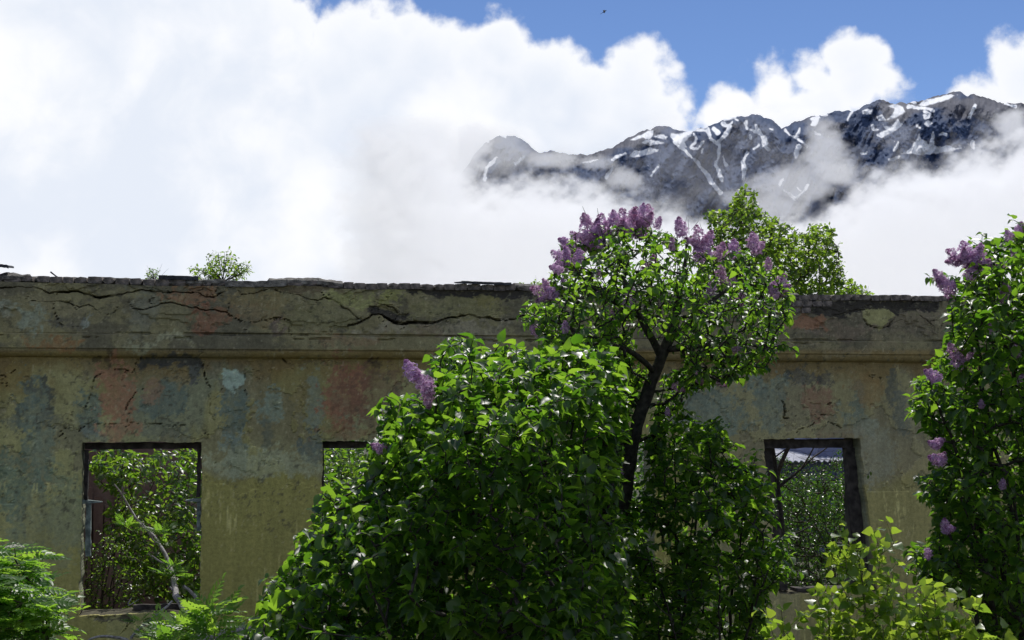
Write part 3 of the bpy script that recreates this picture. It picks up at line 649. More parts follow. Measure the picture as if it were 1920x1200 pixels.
def make_front_wall():
    s_a, s_b = W(-60, 700)[0], W(1990, 700)[0]
    step = 0.0145
    def lines(a, b, fixed, st):
        pts = sorted(set([a, b] + [f for f in fixed if a < f < b]))
        out = []
        for p, q in zip(pts[:-1], pts[1:]):
            n = max(1, int(round((q - p) / st))); out += list(np.linspace(p, q, n, endpoint=False))
        return np.array(out + [b])
    fs = [v for w in WINDOWS for v in w[:2]]
    S = np.concatenate([np.linspace(-11, s_a - .01, 150)[:-1], lines(s_a, s_b, fs, step), np.linspace(s_b + .01, 11, 110)[1:]])
    zr = lines(0.0, 1.0, [WIN_B, WIN_T, 0.9], 0.05)
    Zt = top_z(0) - 0.085
    Z = np.concatenate([lines(-0.4, 0.8, [], 0.1)[:-1], lines(0.8, 3.0, [WIN_B, WIN_T], step)[:-1], lines(3.0, 4.6, [Z_CAV, Z_BAND, Z_BAND - .004, Z_LEDGE, Z_LEDGE - .012], step * .9)])
    zmax_i = len(Z) - 1
    SS, ZZ = np.meshgrid(S, Z)
    # top edge follows the worn top line
    tz = top_z(SS) - 0.082
    k = Z > 4.1
    zz = ZZ.copy()
    zz[k] = 4.1 + (ZZ[k] - 4.1) * (tz[k] - 4.1) / (Z[-1] - 4.1)
    ZZ = zz
    # the right window has slumped: its opening leans
    def lean(s, z):
        w = np.exp(-((s - wr1) / 0.5) ** 2); w2 = np.exp(-((s - wr0) / 0.4) ** 2)
        below = np.clip(WIN_T - z, -0.3, 3) * (z < WIN_T)
        return s + below * (w * 0.105 + w2 * 0.10)
    SL = lean(SS, ZZ)
    # chipped, wandering edges of the openings
    for a_, b_, _ in WINDOWS:
        ds = np.minimum(np.abs(SS - a_), np.abs(SS - b_)); dz = np.minimum(np.abs(ZZ - WIN_B), np.abs(ZZ - WIN_T))
        near = ((SS > a_ - .08) & (SS < b_ + .08) & (ZZ > WIN_B - .08) & (ZZ < WIN_T + .08))
        fo = near * np.clip(1 - np.minimum(ds, dz) / .08, 0, 1)
        SL = SL + fo * ((fbm(ZZ * 8, SS * 8, seed=421, oct=5, rough=.65) - .5) * .05)
        ZZ = ZZ + fo * ((fbm(SS * 8, ZZ * 8 + 30, seed=431, oct=5, rough=.65) - .5) * .045)
    pr = wall_relief(SL, ZZ)
    tone, X, Y = wall_tone(SL, ZZ, pr)
    X = X.reshape(SS.shape); Y = Y.reshape(SS.shape)
    tone = tone.reshape(SS.shape + (3,))
    jx, jy = (fbm(SL * 11, ZZ * 11, seed=381, oct=4) - .5) * 9, (fbm(SL * 11 + 9, ZZ * 11, seed=391, oct=4) - .5) * 9
    for pts, hw, dep in CRACKS:
        a = np.min(pts, 0) - 14; b = np.max(pts, 0) + 14
        k = (X > a[0]) & (X < b[0]) & (Y > a[1]) & (Y < b[1])
        if not k.any(): continue
        d = seg_dist(X[k] + jx[k], Y[k] + jy[k], pts) / 186.0
        hv = .56 * hw * (.35 + 1.1 * fbm(SL[k] * 7, ZZ[k] * 7, seed=399, oct=3)); m = 1 - sstep(hv * .5, hv * 1.5, d)
        m = m * (.35 + .65 * sstep(.2, .5, vnoise(SL[k] * 9, ZZ[k] * 9, seed=397)))
        pr[k] -= m * dep
        # the tone is darkened inside the crack
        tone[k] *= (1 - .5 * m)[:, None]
    for poly, dep, c in PEELS:
        x0, y0 = np.min(poly, 0) - 20; x1, y1 = np.max(poly, 0) + 20
        k = (X > x0) & (X < x1) & (Y > y0) & (Y < y1)
        if not k.any(): continue
        xx, yy = X[k] + jx[k], Y[k] + jy[k]
        d = seg_dist(xx, yy, poly, True); d = np.where(in_poly(xx, yy, poly), -d, d)
        pr[k] -= dep * (1 - sstep(-1.2, .8, d))
    ny, nx = SS.shape
    V = np.stack([SL, -pr, ZZ], -1)
    i = np.arange(nx * ny).reshape(ny, nx)
    Sc = (S[:-1] + S[1:]) / 2; Zc = (Z[:-1] + Z[1:]) / 2
    hole = np.zeros((ny - 1, nx - 1), bool)
    for a, b, _ in WINDOWS:
        hole |= ((Sc > a) & (Sc < b))[None, :] & ((Zc > WIN_B) & (Zc < WIN_T))[:, None]
    q = np.stack([i[:-1, :-1], i[:-1, 1:], i[1:, 1:], i[1:, :-1]], -1)
    f = q[~hole]
    # rim edges extruded back = reveals, top, sides
    e = np.concatenate([f[:, [0, 1]], f[:, [1, 2]], f[:, [2, 3]], f[:, [3, 0]]])
    key = np.sort(e, 1); kk = key[:, 0].astype(np.int64) * (nx * ny) + key[:, 1]
    u, inv, cnt = np.unique(kk, return_inverse=True, return_counts=True)
    b = e[cnt[inv] == 1]
    bv = np.unique(b)
    Vf = V.reshape(-1, 3); tone = tone.reshape(-1, 3)
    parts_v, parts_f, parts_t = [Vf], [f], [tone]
    base = len(Vf); prev = dict(zip(bv.tolist(), bv.tolist()))
    nrows = 5
    cur = bv.copy()
    for r in range(1, nrows + 1):
        nv = Vf[bv].copy(); fr = r / nrows
        nv[:, 1] = Vf[bv][:, 1] * (1 - fr) + WALL_T * fr
        jit = (fbm(nv[:, 0] * 9 + nv[:, 2] * 9, nv[:, 1] * 9, seed=401, oct=3) - .5) * .02
        nv[:, 0] += jit * .6; nv[:, 2] += jit * .6
        idx = base + np.arange(len(bv))
        mp = np.zeros(len(Vf) + 1, int); mp[bv] = idx; mc = np.zeros(len(Vf) + 1, int); mc[bv] = cur
        parts_f.append(np.stack([mc[b[:, 1]], mc[b[:, 0]], mp[b[:, 0]], mp[b[:, 1]]], -1))
        parts_v.append(nv)
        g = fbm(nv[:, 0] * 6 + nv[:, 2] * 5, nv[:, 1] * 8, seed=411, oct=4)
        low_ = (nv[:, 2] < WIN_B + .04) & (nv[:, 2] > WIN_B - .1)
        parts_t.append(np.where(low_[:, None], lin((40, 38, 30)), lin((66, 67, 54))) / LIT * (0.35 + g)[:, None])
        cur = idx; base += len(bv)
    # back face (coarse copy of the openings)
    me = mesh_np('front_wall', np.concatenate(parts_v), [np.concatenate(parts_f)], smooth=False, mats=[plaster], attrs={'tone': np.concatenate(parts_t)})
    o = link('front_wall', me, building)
    # inner skin of the same wall, butt against the rim
    xs = sorted([-11, 11] + fs)
    zs = [-0.4, WIN_B, WIN_T, 4.32]
    vv, ff = [], []
    for a, b_ in zip(xs[:-1], xs[1:]):
        for c, d in zip(zs[:-1], zs[1:]):
            isw = any(abs((a + b_) / 2 - (w[0] + w[1]) / 2) < .05 for w in WINDOWS) and c == WIN_B
            if isw: continue
            n0 = len(vv); vv += [(a, WALL_T, c), (b_, WALL_T, c), (b_, WALL_T, d), (a, WALL_T, d)]; ff.append([n0 + 3, n0 + 2, n0 + 1, n0])
    link('inner_face', mesh_np('inner_face', vv, np.array(ff), smooth=False, mats=[inner_shell]), building)
    return lean
lean = make_front_wall()

def box_verts(x0, x1, y0, y1, z0, z1, jit=0.0, r=None):
    v = np.array([(x, y, z) for z in (z0, z1) for y in (y0, y1) for x in (x0, x1)], float)
    if jit: v += (r or rng).normal(0, jit, v.shape)
    f = np.array([(0, 2, 3, 1), (4, 5, 7, 6), (0, 1, 5, 4), (2, 6, 7, 3), (0, 4, 6, 2), (1, 3, 7, 5)])
    return v, f

def chipped_brick(w, d, h, seed, wear=0.25):
    """a worn brick: subdivided box with knocked-off corners, origin at its centre"""
    r = np.random.default_rng(seed)
    n = 3
    gx, gy, gz = np.linspace(-.5, .5, n), np.linspace(-.5, .5, 2), np.linspace(-.5, .5, n)
    pts, idx = [], {}
    for i in range(n):
        for j in range(2):
            for k in range(n):
                p = np.array([gx[i], gy[j], gz[k]])
                corner = (i in (0, n - 1)) and (k in (0, n - 1))
                if corner: p *= 1 - r.uniform(0.03, wear, 3) * np.array([1, .3, 1])
                p += r.normal(0, 0.02, 3)
                idx[i, j, k] = len(pts); pts.append(p * (w, d, h))
    f = []
    for j, fl in ((0, 0), (1, 1)):
        for i in range(n - 1):
            for k in range(n - 1):
                q = [idx[i, j, k], idx[i + 1, j, k], idx[i + 1, j, k + 1], idx[i, j, k + 1]]
                f.append(q[::-1] if fl else q)
    for i in range(n - 1):
        f.append([idx[i, 0, n - 1], idx[i + 1, 0, n - 1], idx[i + 1, 1, n - 1], idx[i, 1, n - 1]])
        f.append([idx[i, 1, 0], idx[i + 1, 1, 0], idx[i + 1, 0, 0], idx[i, 0, 0]])
    for k in range(n - 1):
        f.append([idx[0, 1, k], idx[0, 0, k], idx[0, 0, k + 1], idx[0, 1, k + 1]])
        f.append([idx[n - 1, 0, k], idx[n - 1, 1, k], idx[n - 1, 1, k + 1], idx[n - 1, 0, k + 1]])
    return mesh_np('brick', np.array(pts), np.array(f), smooth=False, mats=[brick_mat])

def make_bricks():
    kinds = [chipped_brick(0.116, 0.22, 0.066, k, .10 if k < 5 else .38) for k in range(9)]
    def put(s, z, y, sc=(1, 1, 1), rot=(0, 0, 0), worn=False):
        o = link('brick', kinds[rng.integers(5, 9) if worn else rng.integers(0, 5)], building)
        o.location = (s, y, z); o.rotation_euler = rot; o.scale = sc
        return o
    s = W(-420, 515)[0]; end = W(2200, 550)[0]
    while s < end:
        xp = pix(BW(s, -.07, 4.45))[0, 0]
        ruin = 300 < xp < 640 or xp < 55 or 960 < xp < 1250 or 1440 < xp < 1490
        w = rng.uniform(.10, .15) if not ruin else rng.uniform(.06, .2)
        h = rng.uniform(.9, 1.06) if not ruin else rng.uniform(.45, 1.15)
        if not (ruin and rng.random() < .12):
            put(s + w / 2, top_z(s) - .082 + .033 * h, .045 + rng.uniform(-.012, .012) + (.02 if ruin else 0), (w / .124, 1, h),
                (rng.normal(0, .03), rng.normal(0, .02 if not ruin else .10), rng.normal(0, .03 if not ruin else .15)), ruin or rng.random() < .25)
        s += w
    # second and third courses laid bare on the right
    for row in range(2):
        s = W(1150, 560)[0] + row * .06; e = W(1545 if row == 0 else 1500, 560)[0]
        while s < e:
            w = rng.uniform(.11, .135)
            if rng.random() > .14 + row * .1:
                put(s + w / 2, top_z(s) - .082 - .036 - row * .073, .035 + rng.uniform(-.015, .01), (w / .124, 1, .98), (0, rng.normal(0, .02), rng.normal(0, .02)), rng.random() < .3)
            s += w
make_bricks()

def lump_mesh(name, path, w, h, d, mat, seed, top=None):
    """crumbly bed of mortar along a line"""
    r = np.random.default_rng(seed)
    path = np.asarray(path, float); n = len(path); m = 9
    ang = np.linspace(0, 2 * math.pi, m, endpoint=False)
    v = []
    for i, (s, z) in enumerate(path):
        k = 0.3 if i in (0, n - 1) else 1
        for a in ang:
            q = fbm(np.array([s * 9 + math.cos(a)]), np.array([z * 9 + math.sin(a) * 1.3]), seed=seed, oct=4)[0]
            v.append((s, d + math.cos(a) * w * k * (.75 + .5 * q), z + math.sin(a) * h * k * (.45 + 1.1 * q)))
    i = np.arange(n * m).reshape(n, m); j = np.roll(i, -1, 1)
    f = np.stack([i[:-1], i[1:], j[1:], j[:-1]], -1).reshape(-1, 4)
    v = np.array(v); c0, c1 = v[:m].mean(0), v[-m:].mean(0); v = np.vstack([v, c0, c1])
    t = np.array([[a, b, n * m] for a, b in zip(j[0], i[0])] + [[a, b, n * m + 1] for a, b in zip(i[-1], j[-1])])
    return mesh_np(name, v, [f, t], smooth=False, mats=[mat])
def mortar(px0, px1, h, w=.10, dz=0.0, seed=1):
    s0, s1 = W(px0, 530)[0], W(px1, 530)[0]
    ss = np.arange(s0, s1, .025)
    path = [(s, top_z(s) - .04 + dz) for s in ss]
    o = link('mortar_bed', lump_mesh('mortar_bed', path, w, h, .05, mortar_mat, seed), building); o['kind'] = 'stuff'
mortar(40, 320, .036, w=.05, dz=-.004, seed=12); mortar(-40, 60, .05, seed=3); mortar(300, 425, .035, seed=4); mortar(500, 650, .05, seed=5); mortar(960, 1180, .045, seed=6); mortar(640, 960, .03, dz=-.02, seed=8); mortar(1160, 1500, .03, dz=.02, seed=9)
# cast coping strip still in place
s0, s1 = W(422, 525)[0], W(538, 525)[0]
xs_ = np.linspace(s0, s1, 26)
cv, cf = [], []
for i, s in enumerate(xs_):
    t = top_z(s); e = (vnoise(np.array([s * 14]), np.array([0.]), seed=5)[0] - .5) * .014
    cv += [(s, -.105 + e, t - .09 + e), (s, -.10 + e, t - .028 + e), (s, .2, t - .015 + e), (s, .2, t - .09)]
    if i: b = 4 * i; cf += [(b - 4, b, b + 1, b - 3), (b - 3, b + 1, b + 2, b - 2), (b - 2, b + 2, b + 3, b - 1), (b - 1, b + 3, b, b - 4)]
cf += [(0, 1, 2, 3), (4 * 25 + 3, 4 * 25 + 2, 4 * 25 + 1, 4 * 25)]
link('coping_strip', mesh_np('coping_strip', cv, np.array(cf), smooth=False, mats=[mortar_mat]), building)

# ---- window remains
def beam(name, parent, x0, x1, y0, y1, z0, z1, mat, lean_=0.0, seed=0, n=8):
    """weathered timber: box with subdivided, slightly wandering edges along its longest side"""
    r = np.random.default_rng(seed)
    L = [x1 - x0, y1 - y0, z1 - z0]; ax = int(np.argmax(L))
    t = np.linspace(0, 1, n + 1); o = [a for a in range(3) if a != ax]
    lo, hi = np.array([x0, y0, z0]), np.array([x1, y1, z1])
    v = []
    for tt in t:
        for (a, b) in ((0, 0), (1, 0), (1, 1), (0, 1)):
            p = np.zeros(3); p[ax] = lo[ax] + tt * L[ax]; p[o[0]] = (lo, hi)[a][o[0]]; p[o[1]] = (lo, hi)[b][o[1]]
            p[o] += r.normal(0, .0035, 2)
            if lean_: p[0] += (WIN_T - p[2]) * lean_
            v.append(p)
    f = []
    for i in range(n):
        for k in range(4):
            a, b = 4 * i + k, 4 * i + (k + 1) % 4; f.append((a, b, b + 4, a + 4))
    f += [(3, 2, 1, 0), (4 * n, 4 * n + 1, 4 * n + 2, 4 * n + 3)]
    return link(name, mesh_np(name, v, np.array(f), smooth=False, mats=[mat]), parent)

FRAME_D0, FRAME_D1 = .17, .29
fw = empty('window_frame'); fw.parent = building; fw['label'] = 'dark weathered timber box frame left in the right opening'
z_in = W(1520, 840, .2)[1]
beam('head', fw, wr0 + .01, wr1 - .01, FRAME_D0, FRAME_D1 + .04, z_in, WIN_T - .015, wood_dark, 0, 1)
xj0 = W(1583, 850, .2)[0]; xj1 = W(1599, 850, .2)[0]
beam('jamb', fw, xj0, xj1, FRAME_D0, FRAME_D1, WIN_B + .01, z_in - .003, wood_dark, .10, 2)
beam('jamb', fw, xj1 + .015, xj1 + .04, FRAME_D0 + .05, FRAME_D1 + .05, WIN_B + .01, z_in - .003, wood_dark, .125, 3)
beam('jamb', fw, wr0 + .012, W(1448, 850, .2)[0], FRAME_D0 + .08, FRAME_D1 + .05, WIN_B + .01, z_in - .003, wood_dark, .11, 4)
zt = W(1560, 1000, .2)[1]
beam('transom', fw, W(1572, 1040, .2)[0], W(1606, 1040, .2)[0] + .10, FRAME_D0 + .02, FRAME_D1 - .02, zt - .16, zt - .11, wood_dark, 0, 5)
beam('sill_board', fw, W(1490, 1108, .2)[0], W(1600, 1108, .2)[0], FRAME_D0 - .04, FRAME_D1 + .05, WIN_B + .002, WIN_B + .035, wood_dark, 0, 6)

fl = empty('window_frame'); fl.parent = building; fl['label'] = 'broken pale green painted frame stumps in the left opening'
d = .2
beam('head', fl, wl0 + .01, wl1 - .01, .2, .36, WIN_T - .075, WIN_T - .012, wood_dark, 0, 11)
zt = W(170, 940, d)[1]
beam('jamb', fl, wl0 + .012, wl0 + .05, .14, .24, zt + .01, WIN_T - .08, wood_dark, 0, 12)
# transom stub splintered to a point
x0 = wl0 + .004; x1 = W(192, 941, d)[0]
v, f = box_verts(x0, x1, .12, .22, zt - .02, zt + .022); v[[1, 3, 5, 7], 2] = zt - .006 + np.array([-.004, -.004, .004, .004]); v[[1, 5], 1] += .05
link('transom', mesh_np('transom', v, f, smooth=False, mats=[wood_pale]), fl)
beam('jamb', fl, wl0 + .035, wl0 + .085, .15, .22, W(170, 1042, d)[1], zt - .022, wood_pale, 0, 13)
x0 = W(348, 938, d)[0]; x1 = wl1 - .004
v, f = box_verts(x0, x1, .12, .22, zt - .018, zt + .022); v[[0, 2, 4, 6], 2] = zt - .002 + np.array([-.004, -.004, .004, .004])
link('transom', mesh_np('transom', v, f, smooth=False, mats=[wood_pale]), fl)
beam('jamb', fl, wl1 - .045, wl1 - .006, .15, .22, W(360, 995, d)[1], zt - .022, wood_pale, 0, 14)
beam('jamb', fl, wl1 - .05, wl1 - .012, .16, .24, zt + .026, WIN_T - .08, wood_dark, 0, 15)
beam('sill_board', fl, W(250, 1140, .3)[0], wl1 - .05, .26, .34, WIN_B + .003, WIN_B + .05, wood_dark, 0, 16)
fm = empty('window_frame'); fm.parent = building; fm['label'] = 'dark frame head in the opening half hidden by the lilac'
beam('head', fm, wm0 + .01, wm1 - .01, .18, .34, WIN_T - .08, WIN_T - .012, wood_dark, 0, 17)
beam('jamb', fm, wm0 + .006, wm0 + .03, .2, .3, WIN_B + .01, WIN_T - .083, wood_dark, 0, 18)

# ---- rooms behind: back wall, partitions
def wall_block(name, x0, x1, y0, y1, z1, mat, seed, zb=-.4):
    """masonry slab with a broken top edge"""
    n = max(3, int(max(x1 - x0, y1 - y0) / .12)); r = np.random.default_rng(seed)
    t = np.linspace(0, 1, n + 1); along_x = (x1 - x0) > (y1 - y0)
    v = []
    for i, tt in enumerate(t):
        h = z1 + (fbm(np.array([tt * n * .35]), np.array([seed * 1.]), seed=seed, oct=4)[0] - .5) * .5
        for (a, z) in ((0, zb), (0, h), (1, h + r.normal(0, .02)), (1, zb)):
            if along_x: v.append((x0 + tt * (x1 - x0), (y0, y1)[a], z))
            else: v.append(((x0, x1)[a], y0 + tt * (y1 - y0), z))
    f = []
    for i in range(n):
        for k in range(4):
            a, b = 4 * i + k, 4 * i + (k + 1) % 4; f.append((a, b, b + 4, a + 4) if not along_x else (a, a + 4, b + 4, b))
    f += [(0, 1, 2, 3), (4 * n + 3, 4 * n + 2, 4 * n + 1, 4 * n)]
    return link(name, mesh_np(name, v, np.array(f), smooth=False, mats=[mat]), building)
wall_block('back_wall', -9, -2.2, 4.6, 5.0, 3.0, inner_wall, 21)
wall_block('back_wall', -.9, 1.4, 4.6, 5.0, 2.0, inner_wall, 22)
wall_block('partition_wall', -5.35, -5.1, WALL_T + .003, 4.597, 3.1, inner_wall, 23)
wall_block('partition_wall', -2.2, -1.95, 2.4, 4.597, 2.4, inner_wall, 24)
wall_block('side_wall', 10.6, 11.0, WALL_T + .003, 9, 4.1, inner_shell, 25)
wall_block('side_wall', -11.0, -10.6, WALL_T + .003, 9, 4.1, inner_shell, 26)
# door opening remnant: boards standing against the back wall
for k in range(4):
    beam('plank', building, -4.75 + k * .14, -4.75 + k * .14 + .12, 4.50 + .012 * (k % 2), 4.55 + .012 * (k % 2), 0, 2.1 - .12 * (k % 3), inner_wall, 0, 40 + k)

# ------------------------------------------------------------------ plants: growing tools
def heart_leaf():
    """folded heart-shaped lilac leaf, unit length along +Y, upper side +Z"""
    mid = [0.02, 0.22, 0.45, 0.70, 1.0]
    out = [(0.16, -0.09), (0.36, 0.08), (0.40, 0.32), (0.27, 0.62), (0.09, 0.85)]
    v, f = [], []
    def zz(x, y): return 0.50 * abs(x) - 0.30 * max(0, y - .15) ** 1.7 - 0.45 * max(0, abs(x) - .22) ** 1.5
    for y in mid: v.append((0, y, zz(0, y)))
    for sgn in (-1, 1):
        b = len(v)
        for x, y in out: v.append((sgn * x, y, zz(x, y)))
        q = [(0, b, b + 1, 1), (1, b + 1, b + 2, 2), (2, b + 2, b + 3, 3)]
        t = [(3, b + 3, b + 4), (3, b + 4, 4)]
        f += [c if sgn > 0 else c[::-1] for c in q]; f += [c if sgn > 0 else c[::-1] for c in t]
    return v, f

def oval_leaf(w=.32, fold=.25, droop=.25, n=3, point=.0):
    ys = np.linspace(0, 1, n + 2)
    v = [(0, y, -droop * y ** 2) for y in ys]; f = []
    for sgn in (-1, 1):
        b = len(v)
        for y in ys[1:-1]:
            x = w * math.sin(math.pi * y ** .8) ** .8; v.append((sgn * x, y, fold * x - droop * y * y))
        q = [(0, b, 1)] + [(k, b + k - 1, b + k, k + 1) for k in range(1, n)] + [(n, b + n - 1, n + 1)]
        f += [c if sgn > 0 else c[::-1] for c in q]
    return v, f

def poplar_leaf_t():
    out = [(0.30, 0.02), (0.46, 0.18), (0.40, 0.42), (0.2, 0.72)]
    mid = [0, .2, .42, .72, 1.0]
    v, f = [], []
    for y in mid: v.append((0, y, -.12 * y * y))
    for sgn in (-1, 1):
        b = len(v)
        for k, (x, y) in enumerate(out): v.append((sgn * x, y, .16 * x - .15 * y * y + (.05 if k % 2 else -.03)))
        q = [(0, b, b + 1, 1), (1, b + 1, b + 2, 2), (2, b + 2, b + 3, 3)]; t = [(3, b + 3, 4)]
        f += [c if sgn > 0 else c[::-1] for c in q + t]
    return v, f

def pinnate_leaf(pairs=6, w=.17, ll=.30):
    """rowan leaf: leaflets in pairs along a drooping stalk"""
    v, f = [], []
    def leaflet(o, ang, L, side):
        c, s = math.cos(ang), math.sin(ang)
        base = len(v)
        pts = [(0, 0, 0), (.14, .35, .05), (.12, .75, .02), (0, 1.0, -.08), (-.12, .75, .02), (-.14, .35, .05), (0, .5, -.03)]
        for x, y, z in pts:
            x *= L * 1.5; y *= L; z *= L * 1.2
            v.append((o[0] + x * c + y * s, o[1] - x * s + y * c, o[2] + z - .10 * y))
        for q in ((0, 1, 6, 5), (1, 2, 3, 6), (6, 3, 4, 5)): f.append(tuple(base + k for k in q[::-1]))
    for k in range(pairs):
        y = .2 + .75 * k / pairs; z = -.18 * y * y; L = ll * math.sin(math.pi * (.25 + .6 * (k + .5) / pairs))
        for sg in (-1, 1): leaflet((0, y, z), sg * R(62 - 16 * k / pairs), L, sg)
    leaflet((0, .92, -.16), 0, ll * .8, 1)
    b = len(v); v.extend([(-.008, 0, 0), (.008, 0, 0), (.006, .5, -.045), (-.006, .5, -.045), (.004, .95, -.16), (-.004, .95, -.16)])
    f.append((b, b + 1, b + 2, b + 3)); f.append((b + 3, b + 2, b + 4, b + 5))
    return v, f

def petiole(v, f, L=.25):
    b = len(v)
    y0 = min(p[1] for p in v) if False else 0.0
    v = [(x, y, z) for x, y, z in v] + [(-.012, -L, .0), (.012, -L, .0), (.010, .05, .0), (-.010, .05, .0)]
    return v, f + [(b, b + 1, b + 2, b + 3)]

def split_faces(f):
    return [np.array([q for q in f if len(q) == 4]).reshape(-1, 4), np.array([q for q in f if len(q) == 3]).reshape(-1, 3)]

TEMPL = {
    'lilac': petiole(*heart_leaf(), .22),
    'poplar': petiole(*poplar_leaf_t(), .45),
    'round': petiole(*oval_leaf(.44, .12, .12, 2), .4),
    'oval': oval_leaf(.26, .3, .25, 2),
    'rowan': pinnate_leaf(),
}
def frames(dirs, normals):
    y = dirs / (np.linalg.norm(dirs, axis=1, keepdims=True) + 1e-9)
    x = np.cross(y, normals); x /= (np.linalg.norm(x, axis=1, keepdims=True) + 1e-9)
    z = np.cross(x, y)
    return np.stack([x, y, z], -1)          # columns

def leaf_mass(name, templ, pos, rot, size, mat, parent, root, var=None):
    v, f = templ; v = np.array(v, float)
    n = len(pos)
    if n == 0: return None
    vv = np.repeat(v[None], n, 0)
    q = rng.random((n, 4))
    vv[..., 0] *= .8 + .4 * q[:, :1]; vv[..., 2] *= .4 + 1.5 * q[:, 1:2]
    vv[..., 2] += (q[:, 2:3] - .5) * .5 * v[None, :, 0] * v[None, :, 1] + .06 * np.sin(v[None, :, 1] * 9 + q[:, 3:] * 6) * np.abs(v[None, :, 0]) * 3
    V = np.einsum('nij,nkj->nki', rot, vv) * size[:, None, None] + (pos - root)[:, None, :]
    fs = []
    for a in split_faces(f):
        if len(a): fs.append((a[None] + (np.arange(n) * len(v))[:, None, None]).reshape(-1, a.shape[1]))
    var = rng.random(n) if var is None else var
    o = link(name, mesh_np(name, V.reshape(-1, 3), fs, smooth=True, mats=[mat], attrs={'var': np.repeat(var, len(v))}), parent)
    o['kind'] = 'stuff'
    return o

LEAF_MESH = {}
def single_leaves(kind, mat, pos, rot, size, parent, root):
    if (kind, mat.name) not in LEAF_MESH:
        out = []
        for k in range(4):
            v = np.array(TEMPL[kind][0], float)
            v[:, 0] *= 1 + .1 * (k - 1.5); v[:, 2] *= .6 + .35 * k
            v[:, 2] += .05 * np.sin(v[:, 1] * (5 + k) + v[:, 0] * 6) * (k % 2)
            out.append(mesh_np('leaf', v, [a for a in split_faces(TEMPL[kind][1]) if len(a)], smooth=True, mats=[mat]))
        LEAF_MESH[kind, mat.name] = out
    ms = LEAF_MESH[kind, mat.name]
    for p, r_, s in zip(pos, rot, size):
        o = bpy.data.objects.new('leaf', ms[random.randrange(4)])
        m = Matrix.Identity(4)
        for i in range(3):
            for j in range(3): m[i][j] = float(r_[i, j]) * float(s)
            m[i][3] = float(p[i] - root[i])
        o.matrix_local = m; col.objects.link(o); o.parent = parent

def tubes(name, lines, mat, parent, root, sides=6, wob=0.0, seed=0, kind=None):
    """lines: list of (points n x 3, radii n)"""
    V, Q = [], []; b = 0
    ang = np.linspace(0, 2 * math.pi, sides, endpoint=False)
    for pts, rad in lines:
        pts = np.asarray(pts, float); rad = np.asarray(rad, float)
        if len(pts) < 2: continue
        t = np.gradient(pts, axis=0); t /= (np.linalg.norm(t, axis=1, keepdims=True) + 1e-9)
        ref = np.array([0.31, 0.17, 0.0]) if abs(t[:, 2]).mean() > .6 else np.array([0.05, 0.02, 1.0])
        x = np.cross(t, ref); x /= (np.linalg.norm(x, axis=1, keepdims=True) + 1e-9); y = np.cross(t, x)
        rr = rad[:, None] * np.ones(sides)
        if wob: rr = rr * (1 + wob * (fbm(np.arange(len(pts))[:, None] * .9 + 0 * ang, np.cos(ang)[None] * 1.5 + seed, np.sin(ang)[None] * 1.5 + 0 * pts[:, :1], oct=3) - .5) * 2)
        ring = pts[:, None] + x[:, None] * (np.cos(ang)[None, :, None] * rr[..., None]) + y[:, None] * (np.sin(ang)[None, :, None] * rr[..., None])
        n = len(pts); i = b + np.arange(n * sides).reshape(n, sides); j = np.roll(i, -1, 1)
        Q.append(np.stack([i[:-1], j[:-1], j[1:], i[1:]], -1).reshape(-1, 4)); V.append(ring.reshape(-1, 3)); b += n * sides
    o = link(name, mesh_np(name, np.concatenate(V) - root, [np.concatenate(Q)], smooth=True, mats=[mat]), parent)
    if kind: o['kind'] = kind
    return o

def smooth_line(pts, rad, step=.06, wob=.012, seed=0):
    pts = np.asarray(pts, float); rad = np.asarray(rad, float)
    L = np.concatenate([[0], np.cumsum(np.linalg.norm(np.diff(pts, axis=0), axis=1))])
    n = max(3, int(L[-1] / step)); t = np.linspace(0, L[-1], n)
    p = np.stack([np.interp(t, L, pts[:, k]) for k in range(3)], 1)
    for _ in range(2):
        p[1:-1] = .25 * p[:-2] + .5 * p[1:-1] + .25 * p[2:]
    p[1:-1] += (np.stack([fbm(t * 3.5, t * 0 + seed + 7 * k, seed=seed, oct=3) for k in range(3)], 1) - .5)[1:-1] * wob * 2
    return p, np.interp(t, L, rad)

